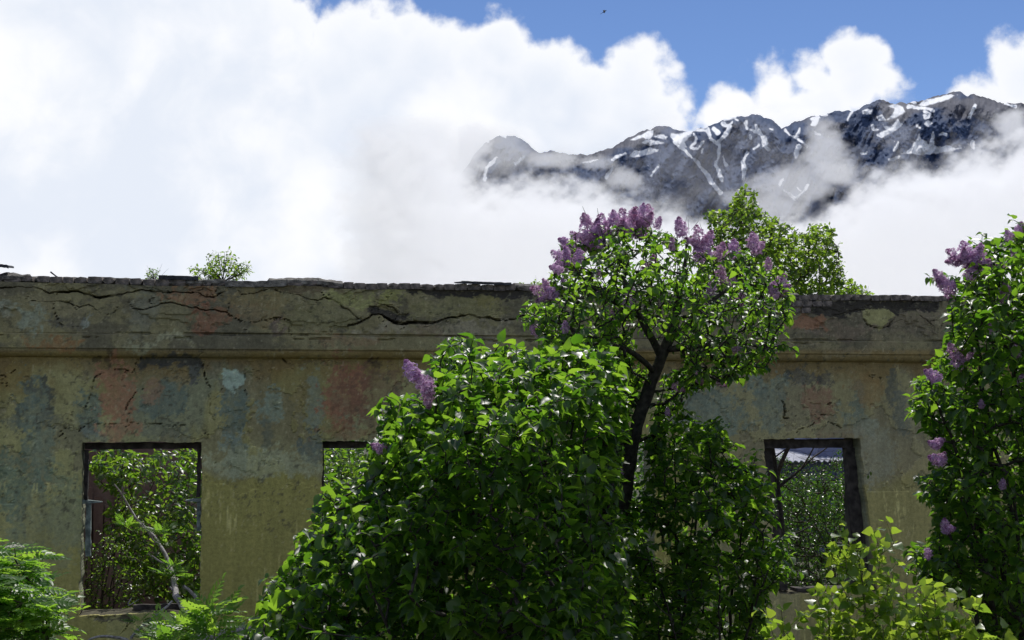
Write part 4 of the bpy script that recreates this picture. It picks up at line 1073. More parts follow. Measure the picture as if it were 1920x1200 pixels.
def grow(limbs, targets, r, tip=.0016, gain=.0019, up=.15, rmax=.03):
    """twigs that reach from the nearest wood to each target; returns (tube lines, twig tips list)"""
    nodes = [np.asarray(p) for p, _ in limbs]
    pos = np.concatenate(nodes); par = [-1] * len(pos)
    k = 0
    for nd in nodes:
        for i in range(len(nd)): par[k + i] = k + i - 1 if i else -1
        k += len(nd)
    n_l = len(pos)
    pos = list(pos)
    base = np.array(pos)[0]
    d0 = np.array([np.min(np.linalg.norm(np.array(pos)[:n_l:3] - t, axis=1)) for t in targets])
    order = np.argsort(d0)
    arr = np.zeros((n_l + len(targets) * 12, 3)); arr[:n_l] = np.array(pos); cnt = n_l
    paths = []
    for ti in order:
        t = targets[ti]
        dv = arr[:cnt] - t
        d = np.linalg.norm(dv, axis=1) + np.clip(dv[:, 2] + .05, 0, None) * .9      # rather grow upwards than down
        a = int(np.argmin(d)); s = arr[a]
        L = np.linalg.norm(t - s)
        n = int(np.clip(L / .09, 2, 11))
        q = np.linspace(0, 1, n + 1)[1:]
        sag = np.sin(math.pi * q) * L * .10
        pth = s + (t - s) * q[:, None] + r.normal(0, .012, (n, 3)) * np.minimum(1, L * 3); pth[:, 2] += -sag * up * 4 * .5 + 0
        ids = []
        prev = a
        for p in pth:
            arr[cnt] = p; par.append(prev); prev = cnt; ids.append(cnt); cnt += 1
            if cnt >= len(arr) - 1: break
        paths.append([a] + ids)
        if cnt >= len(arr) - 13: arr = np.concatenate([arr, np.zeros((len(targets) * 4 + 20, 3))])
    w = np.zeros(cnt)
    for p in paths: w[p[-1]] += 1
    for i in range(cnt - 1, n_l - 1, -1):
        if par[i] >= 0: w[par[i]] += w[i]
    rad = np.minimum(tip + gain * np.sqrt(np.maximum(w, .6)), rmax)
    lines = [(arr[p], rad[p] * np.linspace(1, .55 if len(p) < 4 else .8, len(p))) for p in [np.array(x) for x in paths]]
    return lines

def leaves_on(lines, r, spacing=.045, size=(.07, .09), along=.35, droop=.35, updir=.8, spread=.9, per=2, away=None, tilt=.35):
    P_, D_, N_, S_ = [], [], [], []
    for pts, rad in lines:
        seg = np.linalg.norm(np.diff(pts, axis=0), axis=1); L = np.concatenate([[0], np.cumsum(seg)])
        tot = L[-1]
        if tot < 1e-3: continue
        t0 = max(0, tot - along)
        ts = np.arange(tot, t0 - 1e-6, -spacing)
        for kk, t in enumerate(ts):
            i = min(np.searchsorted(L, t, 'right') - 1, len(seg) - 1); fr = (t - L[i]) / (seg[i] + 1e-9)
            p = pts[i] + (pts[i + 1] - pts[i]) * fr
            tan = (pts[i + 1] - pts[i]) / (seg[i] + 1e-9)
            a0 = r.uniform(0, math.pi)
            sx = np.cross(tan, (0, 0, 1)); sx /= np.linalg.norm(sx) + 1e-9; sy = np.cross(tan, sx)
            for m in range(per):
                a = a0 + m * 2 * math.pi / per + r.normal(0, .3)
                side = sx * math.cos(a) + sy * math.sin(a) * .6
                d = tan * r.uniform(.2, .7) + side * spread + r.normal(0, .18, 3)
                d[2] -= droop * r.uniform(.3, 1.6)
                d /= np.linalg.norm(d)
                nrm = np.array([0, 0, updir]) + r.normal(0, tilt, 3) + side * .15
                s = r.uniform(*size) * (1 - .35 * (kk == 0) * r.random())
                P_.append(p + d * s * .22); D_.append(d); N_.append(nrm); S_.append(s)
    return np.array(P_), frames(np.array(D_), np.array(N_)), np.array(S_)

def targets_in(poly, Yc, half, n, r, edge=70, clump=.42, cscale=3.2, seed=0, zmin=None, bias=0.0, wall=None):
    """points inside the crown: a rounded volume whose outline is the polygon seen from here"""
    poly = np.array(poly, float); lo, hi = poly.min(0), poly.max(0)
    out = []
    while len(out) < n:
        m = 4000
        x = r.uniform(lo[0], hi[0], m); y = r.uniform(lo[1], hi[1], m)
        k = in_poly(x, y, poly); x, y = x[k], y[k]
        e = np.sqrt(np.clip(seg_dist(x, y, poly, True) / edge, .04, 1))
        u = r.uniform(-1, 1, len(x)); u = np.sign(u) * np.abs(u) ** .8
        Y = Yc + half * e * u
        pts = np.array([P(a, b, c) for a, b, c in zip(x, y, Y)])
        g = fbm(pts[:, 0] * cscale, pts[:, 1] * cscale, pts[:, 2] * cscale, oct=2, seed=seed)
        keep = g > clump - .25 * (1 - e)
        if zmin is not None: keep &= pts[:, 2] > zmin
        if wall is not None:                                   # stays on its own side of the building's face
            dd = (pts[:, 1] - ORG[1]) * CA - (pts[:, 0] - ORG[0]) * SA
            keep &= (dd < -.14) if wall < 0 else (dd > WALL_T + .12)
        out += list(pts[keep])
    return np.array(out[:n])

def cull_wall(pos, *arrs, side=-1):
    dd = (pos[:, 1] - ORG[1]) * CA - (pos[:, 0] - ORG[0]) * SA
    k = (dd < -.13) if side < 0 else (dd > WALL_T + .03)
    return (pos[k],) + tuple(a[k] for a in arrs)

def foliage(parent, root, kind, mat, pos, rot, size, singles=300):
    """the leaves that show largest are parts of their own, the rest one mass"""
    n = len(pos)
    if singles:
        q = pix(pos); vis = (q[:, 0] > -10) & (q[:, 0] < 1930) & (q[:, 1] > -10) & (q[:, 1] < 1210)
        show = size / (pos[:, 1]) * 1000 + rng.random(n) * 1.0
        # leaves nearest to the eye along their line of sight come first
        cell = (q // 16).astype(int); key = cell[:, 0] * 1000 + cell[:, 1]
        order = np.argsort(pos[:, 1]); first = np.zeros(n, bool); seen = set()
        for i in order:
            if key[i] not in seen: seen.add(key[i]); first[i] = True
        score = np.where(vis, 0, -100) + first * 5 + show
        idx = np.argsort(-score)[:min(singles, n)]
        m = np.zeros(n, bool); m[idx] = True
        single_leaves(kind, mat, pos[m], rot[m], size[m], parent, root)
        pos, rot, size = pos[~m], rot[~m], size[~m]
    leaf_mass('foliage', TEMPL[kind], pos, rot, size, mat, parent, root)

# ---- lilac blossom
def panicle_mesh(seed, lobes=1, fade=0.0):
    r = np.random.default_rng(seed)
    V, Q, A = [], [], []
    n = 250 if lobes == 1 else 400
    # stalk
    pts = []
    for i in range(n):
        if lobes == 1 or i % 3 == 0:
            t = (i / n) ** .85; ax0, ax1 = np.array([0, 0, 0]), np.array([0, 0, 1.0]); rad0 = .27
        else:
            s = 1 if i % 3 == 1 else -1
            t = r.random() ** .8; ax0, ax1 = np.array([0, 0, .1]), np.array([s * .42, .1 * s, .62]); rad0 = .18
        t = min(1, max(0, t + r.normal(0, .02)))
        rad = rad0 * (math.sin(math.pi * min(1, (t * .86 + .14))) ** .7 * (1 - .35 * t) + .03) * r.uniform(.62, 1.06) * (1 + .22 * math.sin(t * 19 + i * 2.4))
        a = i * 2.399 + r.normal(0, .3)
        c = ax0 + (ax1 - ax0) * t + np.array([math.cos(a) * rad, math.sin(a) * rad, 0])
        outn = np.array([math.cos(a), math.sin(a), .35]) + r.normal(0, .35, 3); outn /= np.linalg.norm(outn)
        x = np.cross(outn, (0.1, 0.2, 1)); x /= np.linalg.norm(x); y = np.cross(outn, x)
        bud = t > .86 or r.random() < .12 + fade
        s = .038 if bud else .064 * r.uniform(.8, 1.15)
        phi = r.uniform(0, 1.57)
        tone = np.clip((.15 if bud else .62) + r.normal(0, .22), 0, 1)
        inner = c - outn * s * .9
        for k in range(4):
            an = phi + k * math.pi / 2
            d = x * math.cos(an) + y * math.sin(an); e = -x * math.sin(an) + y * math.cos(an)
            b = len(V)
            lift = .1 if not bud else .8
            V += [c, c + (d * .6 + e * .42) * s + outn * s * lift * .5, c + d * s * 1.1 + outn * s * lift, c + (d * .6 - e * .42) * s + outn * s * lift * .5]
            Q.append((b, b + 1, b + 2, b + 3)); A += [tone * .5, tone, min(1, tone + .15), tone]
        b = len(V); V += [inner, inner + x * .006, c + x * .008, c]; Q.append((b, b + 1, b + 2, b + 3)); A += [.1, .1, .2, .2]
    b = len(V)
    for z0, z1 in ((-.18, .3), (.3, .75)):
        V += [np.array([-.012, 0, z0]), np.array([.012, 0, z0]), np.array([.008, .004, z1]), np.array([-.008, .004, z1])]; Q.append((b, b + 1, b + 2, b + 3)); A += [.0] * 4; b += 4
    return mesh_np('flower_panicle', np.array(V), np.array(Q), smooth=False, mats=[petal], attrs={'var': np.array(A)})
PANICLES = [panicle_mesh(k, 1) for k in range(5)] + [panicle_mesh(10 + k, 2) for k in range(3)] + [panicle_mesh(20 + k, 1, .35) for k in range(2)]
def put_panicle(parent, root, px, py, Y, lenpx, ang=0, kind=None, lean_back=0.0):
    """ang: degrees clockwise from straight up as seen"""
    L = lenpx / F * Y
    c = P(px, py, Y)
    o = bpy.data.objects.new('flower_panicle', PANICLES[kind if kind is not None else rng.integers(0, 5)]); col.objects.link(o); o.parent = parent
    rot = Euler((lean_back + rng.normal(0, .2), R(ang), 0)).to_matrix() @ Euler((0, 0, rng.uniform(0, 6.28))).to_matrix()
    o.rotation_euler = rot.to_euler()
    d = np.array(rot @ Vector((0, 0, 1)))
    o.location = tuple(c - d * L * .5 - root); o.scale = (L * 1.12, L * 1.12, L * .84)
    return c - d * L * .6

def plant(name, label, cat, root, group=None):
    e = empty(name, tuple(root)); tag(e, label, cat, group); return e

def limbs_from(specs, seed=0, wob=.012):
    """specs: list of [(px,py,Y,radius), ...] or world points (x,y,z,r) flagged by 'w'"""
    out = []
    for k, sp in enumerate(specs):
        if sp and sp[0] == 'w': pts = [p[:3] for p in sp[1:]]; rad = [p[3] for p in sp[1:]]
        else: pts = [P(*p[:3]) for p in sp]; rad = [p[3] for p in sp]
        out.append(smooth_line(pts, rad, wob=wob, seed=seed + k))
    return out

# ---- the tall lilac with the leaning trunk
def tall_lilac():
    r = np.random.default_rng(101)
    base = P(1120, 1200, 9.5); root = np.array([base[0] - .1, 9.5, 0.0])
    e = plant('lilac_tree', 'tall lilac with bare leaning dark trunk and broad crown topped by purple blossom', 'lilac', root)
    T = [['w', (root[0], 9.5, -.1, .075), (root[0] + .12, 9.5, 1.0, .068)] + [tuple(P(x, y, Y)) + (q,) for x, y, Y, q in
          ((1160, 1010, 9.5, .052), (1172, 930, 9.5, .048), (1183, 850, 9.5, .045), (1200, 780, 9.5, .043), (1224, 710, 9.5, .041), (1245, 660, 9.5, .040), (1262, 622, 9.5, .036), (1275, 570, 9.5, .026), (1285, 500, 9.55, .014), (1290, 450, 9.6, .006))],
         [(1240, 668, 9.5, .03), (1215, 625, 9.45, .026), (1195, 590, 9.4, .02), (1180, 555, 9.35, .016), (1165, 500, 9.3, .011), (1150, 440, 9.3, .005)],
         [(1262, 628, 9.5, .028), (1290, 605, 9.6, .024), (1325, 570, 9.7, .018), (1360, 545, 9.8, .013), (1400, 510, 9.9, .006)],
         [(1195, 592, 9.4, .016), (1150, 565, 9.2, .013), (1110, 540, 9.1, .01), (1075, 500, 9.0, .005)],
         [(1230, 700, 9.5, .022), (1190, 660, 9.3, .018), (1130, 640, 9.1, .013), (1070, 615, 9.0, .009), (1020, 595, 8.9, .005)],
         [(1250, 655, 9.5, .02), (1310, 650, 9.3, .016), (1380, 640, 9.2, .011), (1440, 655, 9.1, .006)],
         [(1255, 640, 9.5, .02), (1240, 600, 9.9, .016), (1235, 540, 10.1, .011), (1230, 480, 10.2, .006)],
         [(1205, 765, 9.5, .016), (1165, 720, 9.6, .012), (1130, 690, 9.7, .008)]]
    limbs = limbs_from(T, seed=5)
    for k, (p, q) in enumerate(limbs): pass
    tubes('trunk', [limbs[0]], bark, e, root, sides=10, wob=.35, seed=1)
    tubes('limb', limbs[1:], bark, e, root, sides=8, wob=.25, seed=2)
    crown = [(1075, 440), (1150, 415), (1215, 425), (1265, 440), (1330, 478), (1400, 468), (1462, 500), (1492, 560), (1476, 610), (1455, 650), (1440, 690), (1390, 712), (1330, 716), (1285, 700), (1270, 640), (1215, 600),
             (1180, 640), (1190, 700), (1130, 720), (1075, 665), (1020, 640), (975, 600), (990, 560), (1035, 520), (1050, 470)]
    tg = targets_in(crown, 9.5, 1.1, 1250, r, edge=60, clump=.39, seed=3)
    extra = np.array([P(*a) for a in ((1485, 650, 9.0), (1495, 660, 9.0), (1470, 645, 9.1), (1350, 715, 9.1), (1305, 705, 9.2), (1275, 722, 9.2), (985, 605, 8.9), (975, 590, 8.9))])
    skirt = [(1015, 640), (1120, 640), (1190, 640), (1212, 690), (1185, 780), (1172, 850), (1162, 960), (1060, 960), (1030, 780)]
    tg = np.concatenate([tg, extra, targets_in(skirt, 9.75, .65, 720, r, edge=45, clump=.34, seed=4), targets_in([(1255, 690), (1300, 700), (1340, 720), (1290, 735), (1262, 790), (1225, 860), (1215, 800)], 9.8, .4, 120, r, edge=30, clump=.35, seed=6)])
    lines = grow(limbs, tg, r, rmax=.02, tip=.002)
    tubes('twigs', lines, bark, e, root, sides=4, kind='stuff')
    pos, rot, size = leaves_on(lines, r, spacing=.042, size=(.026, .062), along=.19, updir=1.3, spread=.9, droop=.45)
    k = r.random(len(pos)) < .80
    foliage(e, root, 'lilac', lilac_leaf, pos[k], rot[k], size[k])
    fl = [(1068, 470, 62, -20), (1048, 480, 46, -60), (1082, 450, 52, -35), (1100, 425, 56, -25), (1125, 422, 58, 10), (1112, 445, 50, 0), (1140, 428, 46, 15), (1170, 412, 58, -15), (1190, 408, 60, 5), (1212, 402, 52, 15), (1160, 420, 40, -40),
          (1198, 425, 46, 0), (1040, 503, 30, -70), (1012, 545, 48, -75), (1032, 546, 34, -50), (1000, 615, 30, -40), (1275, 422, 42, -10), (1235, 415, 26, 20), (1310, 440, 48, -15), (1322, 462, 52, 10), (1308, 472, 40, -20), (1352, 468, 40, 20), (1376, 462, 40, 5),
          (1412, 448, 38, 0), (1425, 462, 34, 45), (1464, 528, 46, 35), (1440, 492, 26, 0), (1178, 560, 34, 10), (1182, 540, 26, -20), (1225, 490, 34, 0), (1357, 720, 26, 110), (1312, 712, 30, 160), (1275, 729, 28, 120), (1456, 652, 22, 60), (1372, 523, 28, 0),
          (1335, 535, 30, 20), (1058, 530, 24, -30), (1122, 512, 20, 0), (1260, 455, 28, 0), (1385, 655, 24, 90), (1210, 500, 30, -10), (1350, 510, 40, 0), (1388, 560, 36, 20), (1060, 455, 40, -60), (1150, 405, 34, 0), (1062, 492, 44, -30), (1086, 480, 40, 0), (1130, 450, 34, 0), (1180, 432, 36, 10), (1330, 445, 36, 25), (1205, 390, 26, 10), (1098, 408, 28, -30), (1470, 548, 28, 60), (1448, 545, 30, -40)]
    ll = []
    for i, (x, y, L, a) in enumerate(fl):
        Y = 9.2 + .5 * r.random() if y < 480 else 8.95 + .6 * r.random()
        base_ = put_panicle(e, root, x, y, Y, L * 1.12, a, kind=(5 + i % 3) if L > 44 else None)
        near = min((p for p, _ in lines), key=lambda p: np.linalg.norm(p[-1] - base_))
        ll.append((np.array([near[-1], (near[-1] + base_) / 2 + r.normal(0, .01, 3), base_]), np.array([.003, .0025, .002])))
    tubes('flower_stalks', ll, stem_green, e, root, sides=4, kind='stuff')
    # spent seed stalks above the blossom
    st = []
    for x, y, dx, dy in ((1282, 430, 6, -24), (1296, 432, 14, -18), (1292, 440, -2, -30), (1122, 405, -2, -15), (1100, 405, -8, -18), (1318, 438, -6, -20)):
        st.append((np.array([P(x, y, 9.3), P(x + dx * .6, y + dy * .6, 9.3), P(x + dx, y + dy, 9.3)]), np.array([.002, .0018, .001])))
    tubes('seed_stalks', st, twig_mat, e, root, sides=4, kind='stuff')
tall_lilac()

# ---- broad lilac bush on the left
def bush(name, label, cat, rootxy, stems, poly, Yc, half, n, seed, leafk, leafm, size, spacing=.045, along=.3, clump=.40, singles=300, stem_r=.02, tw=None, edge=90, cscale=3.0, thin=1.0, extra=None, wall=-1, trunk_mat=None, droop=.35, tilt=.35, group=None, per=2, rz0=0.0, updir=.8, zmin=.25):
    r = np.random.default_rng(seed)
    root = np.array([rootxy[0], rootxy[1], rz0])
    e = plant(name, label, cat, root, group)
    limbs = []
    for k, (px, py, Y) in enumerate(stems):
        tip = P(px, py, Y); b = root + np.array([r.normal(0, .08), r.normal(0, .08), -.05])
        mid = b + (tip - b) * .5 + np.array([(b[0] - tip[0]) * .12, 0, .12]) + r.normal(0, .06, 3) * np.array([1, 1, .3])
        limbs.append(smooth_line([b, mid, tip], [stem_r, stem_r * .7, stem_r * .25], seed=seed + k, wob=.02))
    for l in limbs: tubes('stem', [l], trunk_mat or bark, e, root, sides=7, wob=.25, seed=seed)
    tg = targets_in(poly, Yc, half, n, r, edge=edge, clump=clump, seed=seed, zmin=zmin, wall=wall, cscale=cscale)
    if extra is not None: tg = np.concatenate([tg, np.array([P(*a) for a in extra])])
    if leafk == 'lilac':
        pl = np.array(poly, float); cen = pl.mean(0); out_ = []
        for a_, b_ in zip(pl, np.roll(pl, -1, 0)):
            for _ in range(max(1, int(np.linalg.norm(b_ - a_) / 24))):
                q_ = a_ + (b_ - a_) * r.random(); n_ = np.array([-(b_ - a_)[1], (b_ - a_)[0]]); n_ /= np.linalg.norm(n_) + 1e-9
                if n_ @ (q_ - cen) < 0: n_ = -n_
                if q_[1] > 1260: continue
                q_ = q_ + n_ * r.uniform(-8, 30) * r.random() + np.array([0, -8]) * r.random()
                out_.append(P(q_[0], q_[1], Yc + r.normal(0, half * .25)))
        tg = np.concatenate([tg, np.array(out_)])
    lines = grow(limbs, tg, r, rmax=.016)
    tubes('twigs', lines, tw or twig_mat, e, root, sides=4, kind='stuff')
    pos, rot, sz = leaves_on(lines, r, spacing=spacing, size=size, along=along, droop=droop, tilt=tilt, per=per, updir=updir)
    if wall is not None: pos, rot, sz = cull_wall(pos, rot, sz, side=wall)
    k = r.random(len(pos)) < thin
    foliage(e, root, leafk, leafm, pos[k], rot[k], sz[k], singles)
    return e, root, lines, r

LB = [(858, 636), (832, 655), (812, 700), (768, 742), (722, 768), (708, 830), (692, 878), (612, 922), (592, 995), (562, 1030), (522, 1085), (486, 1145), (455, 1200), (450, 1290), (1190, 1290), (1160, 980), (1150, 900), (1160, 800), (1172, 720), (1150, 655), (1080, 650), (1010, 662), (950, 668), (900, 648)]
e, root, lines, r = bush('lilac_bush', 'broad dense dark lilac bush filling the centre foreground left of the leaning trunk', 'lilac', (-.15, 8.4),
    [(860, 665, 8.3), (930, 680, 8.5), (1020, 690, 8.7), (780, 790, 8.0), (700, 900, 7.8), (620, 1000, 7.6), (540, 1110, 7.4), (900, 850, 7.6), (1080, 760, 8.8), (1000, 900, 8.9), (820, 1000, 7.2), (700, 1120, 7.0), (1100, 1000, 8.0), (960, 1120, 7.0)],
    LB, 8.05, 1.35, 3100, 201, 'lilac', lilac_leaf, (.044, .092), spacing=.045, along=.22, clump=.43, cscale=2.3, tw=bark, updir=1.3, edge=110, stem_r=.022,
    extra=[(858, 640, 8.2), (842, 650, 8.2), (725, 745, 7.8), (735, 765, 7.8), (500, 1090, 7.2), (560, 1005, 7.4), (575, 1000, 7.4), (770, 1110, 6.7), (780, 1130, 6.7), (765, 1120, 6.7), (840, 1035, 6.8), (720, 1190, 6.6), (620, 1190, 6.7), (1000, 660, 8.4), (950, 665, 8.4)])
for x, y, Y, L, a in ((768, 690, 7.3, 48, -30), (788, 712, 7.3, 50, -35), (805, 722, 7.35, 40, 10), (802, 752, 7.35, 40, 170), (706, 837, 7.5, 30, -70), (718, 842, 7.5, 24, 60), (1092, 700, 8.2, 24, 0), (1060, 610, 8.6, 26, 0)):
    put_panicle(e, root, x, y, Y, L * 1.1, a)

# ---- lower lilac right of the trunk
RB = [(1228, 790), (1290, 788), (1345, 782), (1362, 820), (1358, 860), (1430, 872), (1448, 930), (1440, 990), (1480, 1025), (1478, 1075), (1440, 1110), (1425, 1200), (1425, 1290), (1080, 1290), (1100, 1010), (1150, 960), (1212, 930), (1222, 860)]
e, root, lines, r = bush('lilac_bush', 'leafy lilac bush right of the leaning trunk, reaching towards the window with the timber frame', 'lilac', (1.35, 9.4),
    [(1240, 850, 9.5), (1260, 810, 9.5), (1330, 800, 9.6), (1400, 890, 9.2), (1430, 1000, 8.8), (1440, 1070, 8.6), (1300, 950, 8.8), (1200, 1000, 8.6), (1350, 1100, 8.4), (1250, 1130, 8.2)],
    RB, 9.3, .95, 1300, 301, 'lilac', lilac_leaf, (.036, .08), spacing=.042, along=.22, clump=.36, tw=bark, updir=1.3, edge=90, stem_r=.018,
    extra=[(1445, 905, 8.8), (1400, 860, 8.9), (1470, 1040, 8.5), (1455, 1010, 8.5), (1350, 790, 9.5), (1362, 800, 9.5), (1320, 800, 9.4)])
for x, y, Y, L, a in ((1148, 590, 9.2, 22, 0), (1160, 880, 8.9, 24, -20), (1252, 770, 9.1, 20, 0)):
    put_panicle(e, root, x, y, Y, L, a)

# ---- lilac at the right edge
EB = [(1915, 425), (1893, 442), (1862, 455), (1835, 470), (1800, 505), (1775, 545), (1790, 600), (1772, 650), (1745, 690), (1712, 722), (1708, 765), (1748, 800), (1768, 840), (1742, 880), (1728, 925), (1765, 975), (1735, 1015), (1702, 1040), (1725, 1075), (1790, 1110), (1840, 1160), (1850, 1290), (2110, 1290), (2130, 900), (2120, 500), (2060, 420)]
e, root, lines, r = bush('lilac_tree', 'large flowering lilac with purple panicles leaning in from the right edge', 'lilac', (3.35, 8.9),
    [(1880, 500, 8.9), (1950, 450, 9.0), (2030, 440, 9.1), (1820, 560, 8.7), (1830, 700, 8.5), (1760, 760, 8.4), (1800, 880, 8.3), (1780, 1000, 8.1), (1900, 900, 8.1), (1950, 700, 8.6), (2050, 800, 8.6), (1880, 1100, 7.9), (2000, 1000, 8.0)],
    EB, 8.8, 1.2, 2700, 401, 'lilac', lilac_leaf, (.038, .078), spacing=.042, along=.22, clump=.34, tw=bark, updir=1.3, edge=90, stem_r=.03,
    extra=[(1720, 770, 8.2), (1712, 750, 8.2), (1745, 520, 8.6), (1735, 900, 8.2), (1710, 1035, 8.0), (1895, 440, 8.8), (1875, 455, 8.7)])
for x, y, Y, L, a in ((1790, 478, 8.4, 50, -60), (1812, 470, 8.4, 54, -20), (1835, 478, 8.4, 54, 10), (1822, 500, 8.4, 46, 0), (1850, 498, 8.4, 40, 30), (1758, 515, 8.3, 34, -40), (1768, 532, 8.3, 44, -60), (1785, 540, 8.35, 36, 20), (1885, 545, 8.3, 42, 10), (1880, 600, 8.3, 34, 40), (1875, 500, 8.4, 34, -10),
                    (1912, 432, 8.5, 42, 10), (1890, 440, 8.5, 26, -20), (1785, 655, 8.2, 36, -30), (1798, 672, 8.2, 42, 10), (1815, 668, 8.2, 30, 60), (1745, 702, 8.1, 38, -50), (1760, 708, 8.1, 24, 40), (1762, 828, 8.0, 30, 60), (1748, 832, 8.0, 26, -60), (1752, 860, 8.0, 36, -70), (1768, 858, 8.0, 30, 20),
                    (1772, 982, 7.8, 30, -10), (1782, 992, 7.8, 28, 80), (1740, 1042, 7.8, 24, 180), (1905, 655, 8.1, 28, 0), (1915, 710, 8.1, 24, 20), (1880, 905, 7.9, 24, 0), (1840, 755, 8.0, 20, 0), (1900, 480, 8.4, 30, 0), (1860, 615, 8.2, 28, -30), (1910, 760, 8.0, 26, 30)):
    put_panicle(e, root, x, y, Y, L * 1.12, a, kind=6 if L > 48 else None)

# ---- aspen that grew up behind the wall
AS = [(1398, 346), (1372, 372), (1368, 392), (1318, 396), (1330, 420), (1328, 470), (1300, 520), (1300, 600), (1560, 600), (1640, 552), (1585, 520), (1572, 470), (1558, 424), (1520, 420), (1510, 438), (1470, 420), (1440, 398), (1422, 392), (1416, 360)]
q = P(1345, 600, 17.4)
bush('aspen_tree', 'bright green small-leaved tree rising behind the wall and the tall lilac', 'tree', (q[0], 17.4),
    [(1396, 360, 17.4), (1350, 420, 17.2), (1450, 420, 17.5), (1535, 440, 17.6), (1560, 500, 17.4), (1500, 520, 17.0), (1400, 480, 17.1), (1600, 550, 17.3)],
    AS, 17.4, .8, 2800, 501, 'round', birch_leaf, (.042, .064), spacing=.055, along=.32, clump=.30, edge=50, stem_r=.04, wall=1, droop=.5, tilt=.5, cscale=2.5, zmin=3.2,
    extra=[(1396, 350, 17.4), (1400, 352, 17.4), (1322, 398, 17.3), (1390, 356, 17.4), (1560, 428, 17.5), (1575, 455, 17.5)])

# ---- seedlings on the wall head
def wall_shrub(label, px, py, w, h, n, seed, kind, mat, size, depth=.12, stalks=0, group=None):
    r = np.random.default_rng(seed)
    s, z = W(px, py, depth); root = BW(s, depth, top_z(s) - .03)
    e = plant('seedling', label, 'shrub', root, group)
    limbs, tips = [], []
    nst = max(3, n // 8)
    for k in range(nst):
        a = r.uniform(-1, 1); hh = h * (1 - .55 * abs(a)) * r.uniform(.7, 1.05)
        tip = root + np.array([a * w / 2, r.normal(0, w * .18), hh]); mid = root + (tip - root) * .5 + np.array([a * w * .08, 0, -.02 * hh])
        limbs.append(smooth_line([root + r.normal(0, .01, 3), mid, tip], [.006, .004, .0015], step=.04, wob=.006, seed=seed + k))
    for l in limbs: tubes('stem', [l], twig_mat, e, root, sides=5)
    tg = np.array([l[0][int(len(l[0]) * r.uniform(.35, .95))] + r.normal(0, w * .09, 3) * np.array([1, 1, .6]) for l in limbs for _ in range(max(1, n // nst))])
    tg[:, 2] = np.maximum(tg[:, 2], root[2] + .03)
    lines = grow(limbs, tg, r, tip=.0012, gain=.0008) + [(l[0][len(l[0]) // 3:], l[1][len(l[0]) // 3:]) for l in limbs]
    tubes('twigs', lines, twig_mat, e, root, sides=3, kind='stuff')
    pos, rot, sz = leaves_on(lines, r, spacing=.045, size=size, along=w * .6, droop=.3, tilt=.5)
    foliage(e, root, kind, mat, pos, rot, sz, 0 if size[1] < .05 else 300)
    if stalks:
        st = [(np.array([root, root + np.array([dx * .5, 0, hh * .5]), root + np.array([dx, 0, hh])]), np.array([.002, .0015, .001])) for dx, hh in zip(r.normal(0, w * .35, stalks), h * r.uniform(.7, 1.6, stalks))]
        tubes('dry_stalks', st, twig_mat, e, root, sides=3, kind='stuff')
wall_shrub('spreading sunlit green seedling tree rooted on the wall head at left', 418, 513, .60, .33, 150, 601, 'oval', birch_leaf, (.03, .05), stalks=3)
wall_shrub('small tuft with thin dry stalks on the wall head beside a dark sheet', 290, 513, .20, .15, 44, 602, 'oval', shrub_leaf, (.022, .034), stalks=7)
wall_shrub('tiny green sprout on the wall head just left of the tall lilac', 1006, 529, .12, .09, 12, 603, 'oval', birch_leaf, (.03, .042), stalks=1)
wall_shrub('low yellowish weed on the wall head right of the flat dark sheet', 972, 530, .12, .05, 10, 604, 'oval', birch_leaf, (.025, .035))
wall_shrub('lone trailing sprig on bare bricks right of the small-leaved tree', 1625, 549, .18, .09, 7, 605, 'round', birch_leaf, (.03, .04), stalks=2)

# ---- shrubs inside the ruin, seen through the openings
INS = [('elder_bush', 'bright shrub with arching shoots inside the left window opening', (-5.0, 16.9), [(235, 870, 16.6), (300, 880, 16.9), (340, 900, 17.0), (230, 960, 16.4), (330, 1000, 16.4), (280, 930, 16.5)],
        [(165, 842), (380, 838), (392, 960), (392, 1130), (300, 1120), (245, 1090), (215, 1010), (200, 960), (235, 930), (180, 905)], 16.6, .9, 560, 701, .115, .055),
       ('ground_shrub', 'low shade-grown shrub at the bottom of the left window opening', (-5.3, 15.6), [(200, 1060, 15.5), (260, 1060, 15.5), (180, 1100, 15.4), (240, 1120, 15.3)],
        [(155, 1010), (200, 985), (250, 1040), (280, 1080), (270, 1135), (160, 1150)], 15.4, .35, 220, 702, .055, .03),
       ('elder_bush', 'sunlit yellow-green shrub behind the half hidden second window', (-2.1, 17.6), [(640, 870, 17.4), (700, 860, 17.6), (760, 900, 17.5), (620, 950, 17.2), (700, 1000, 17.2)],
        [(590, 836), (840, 836), (850, 1180), (590, 1180)], 17.2, 1.0, 1100, 703, .095, .05),
       ('elder_bush', 'shrub behind the trunk, glimpsed through the lilac leaves', (.9, 17.6), [(1060, 860, 17.4), (1120, 870, 17.6), (1170, 900, 17.5), (1100, 1000, 17.2)],
        [(1000, 900), (1230, 900), (1230, 1170), (1000, 1170)], 17.5, .8, 450, 704, .06, .035),
       ('willow_bush', 'dense dark small-leaved thicket behind the right window', (4.3, 18.4), [(1480, 890, 18.2), (1530, 900, 18.4), (1580, 880, 18.5), (1500, 980, 18.0), (1560, 1020, 18.0), (1600, 930, 18.4)],
        [(1425, 870), (1465, 850), (1490, 868), (1520, 858), (1548, 872), (1570, 842), (1640, 850), (1660, 1130), (1430, 1150)], 18.3, 1.0, 2000, 705, .05, .026)]
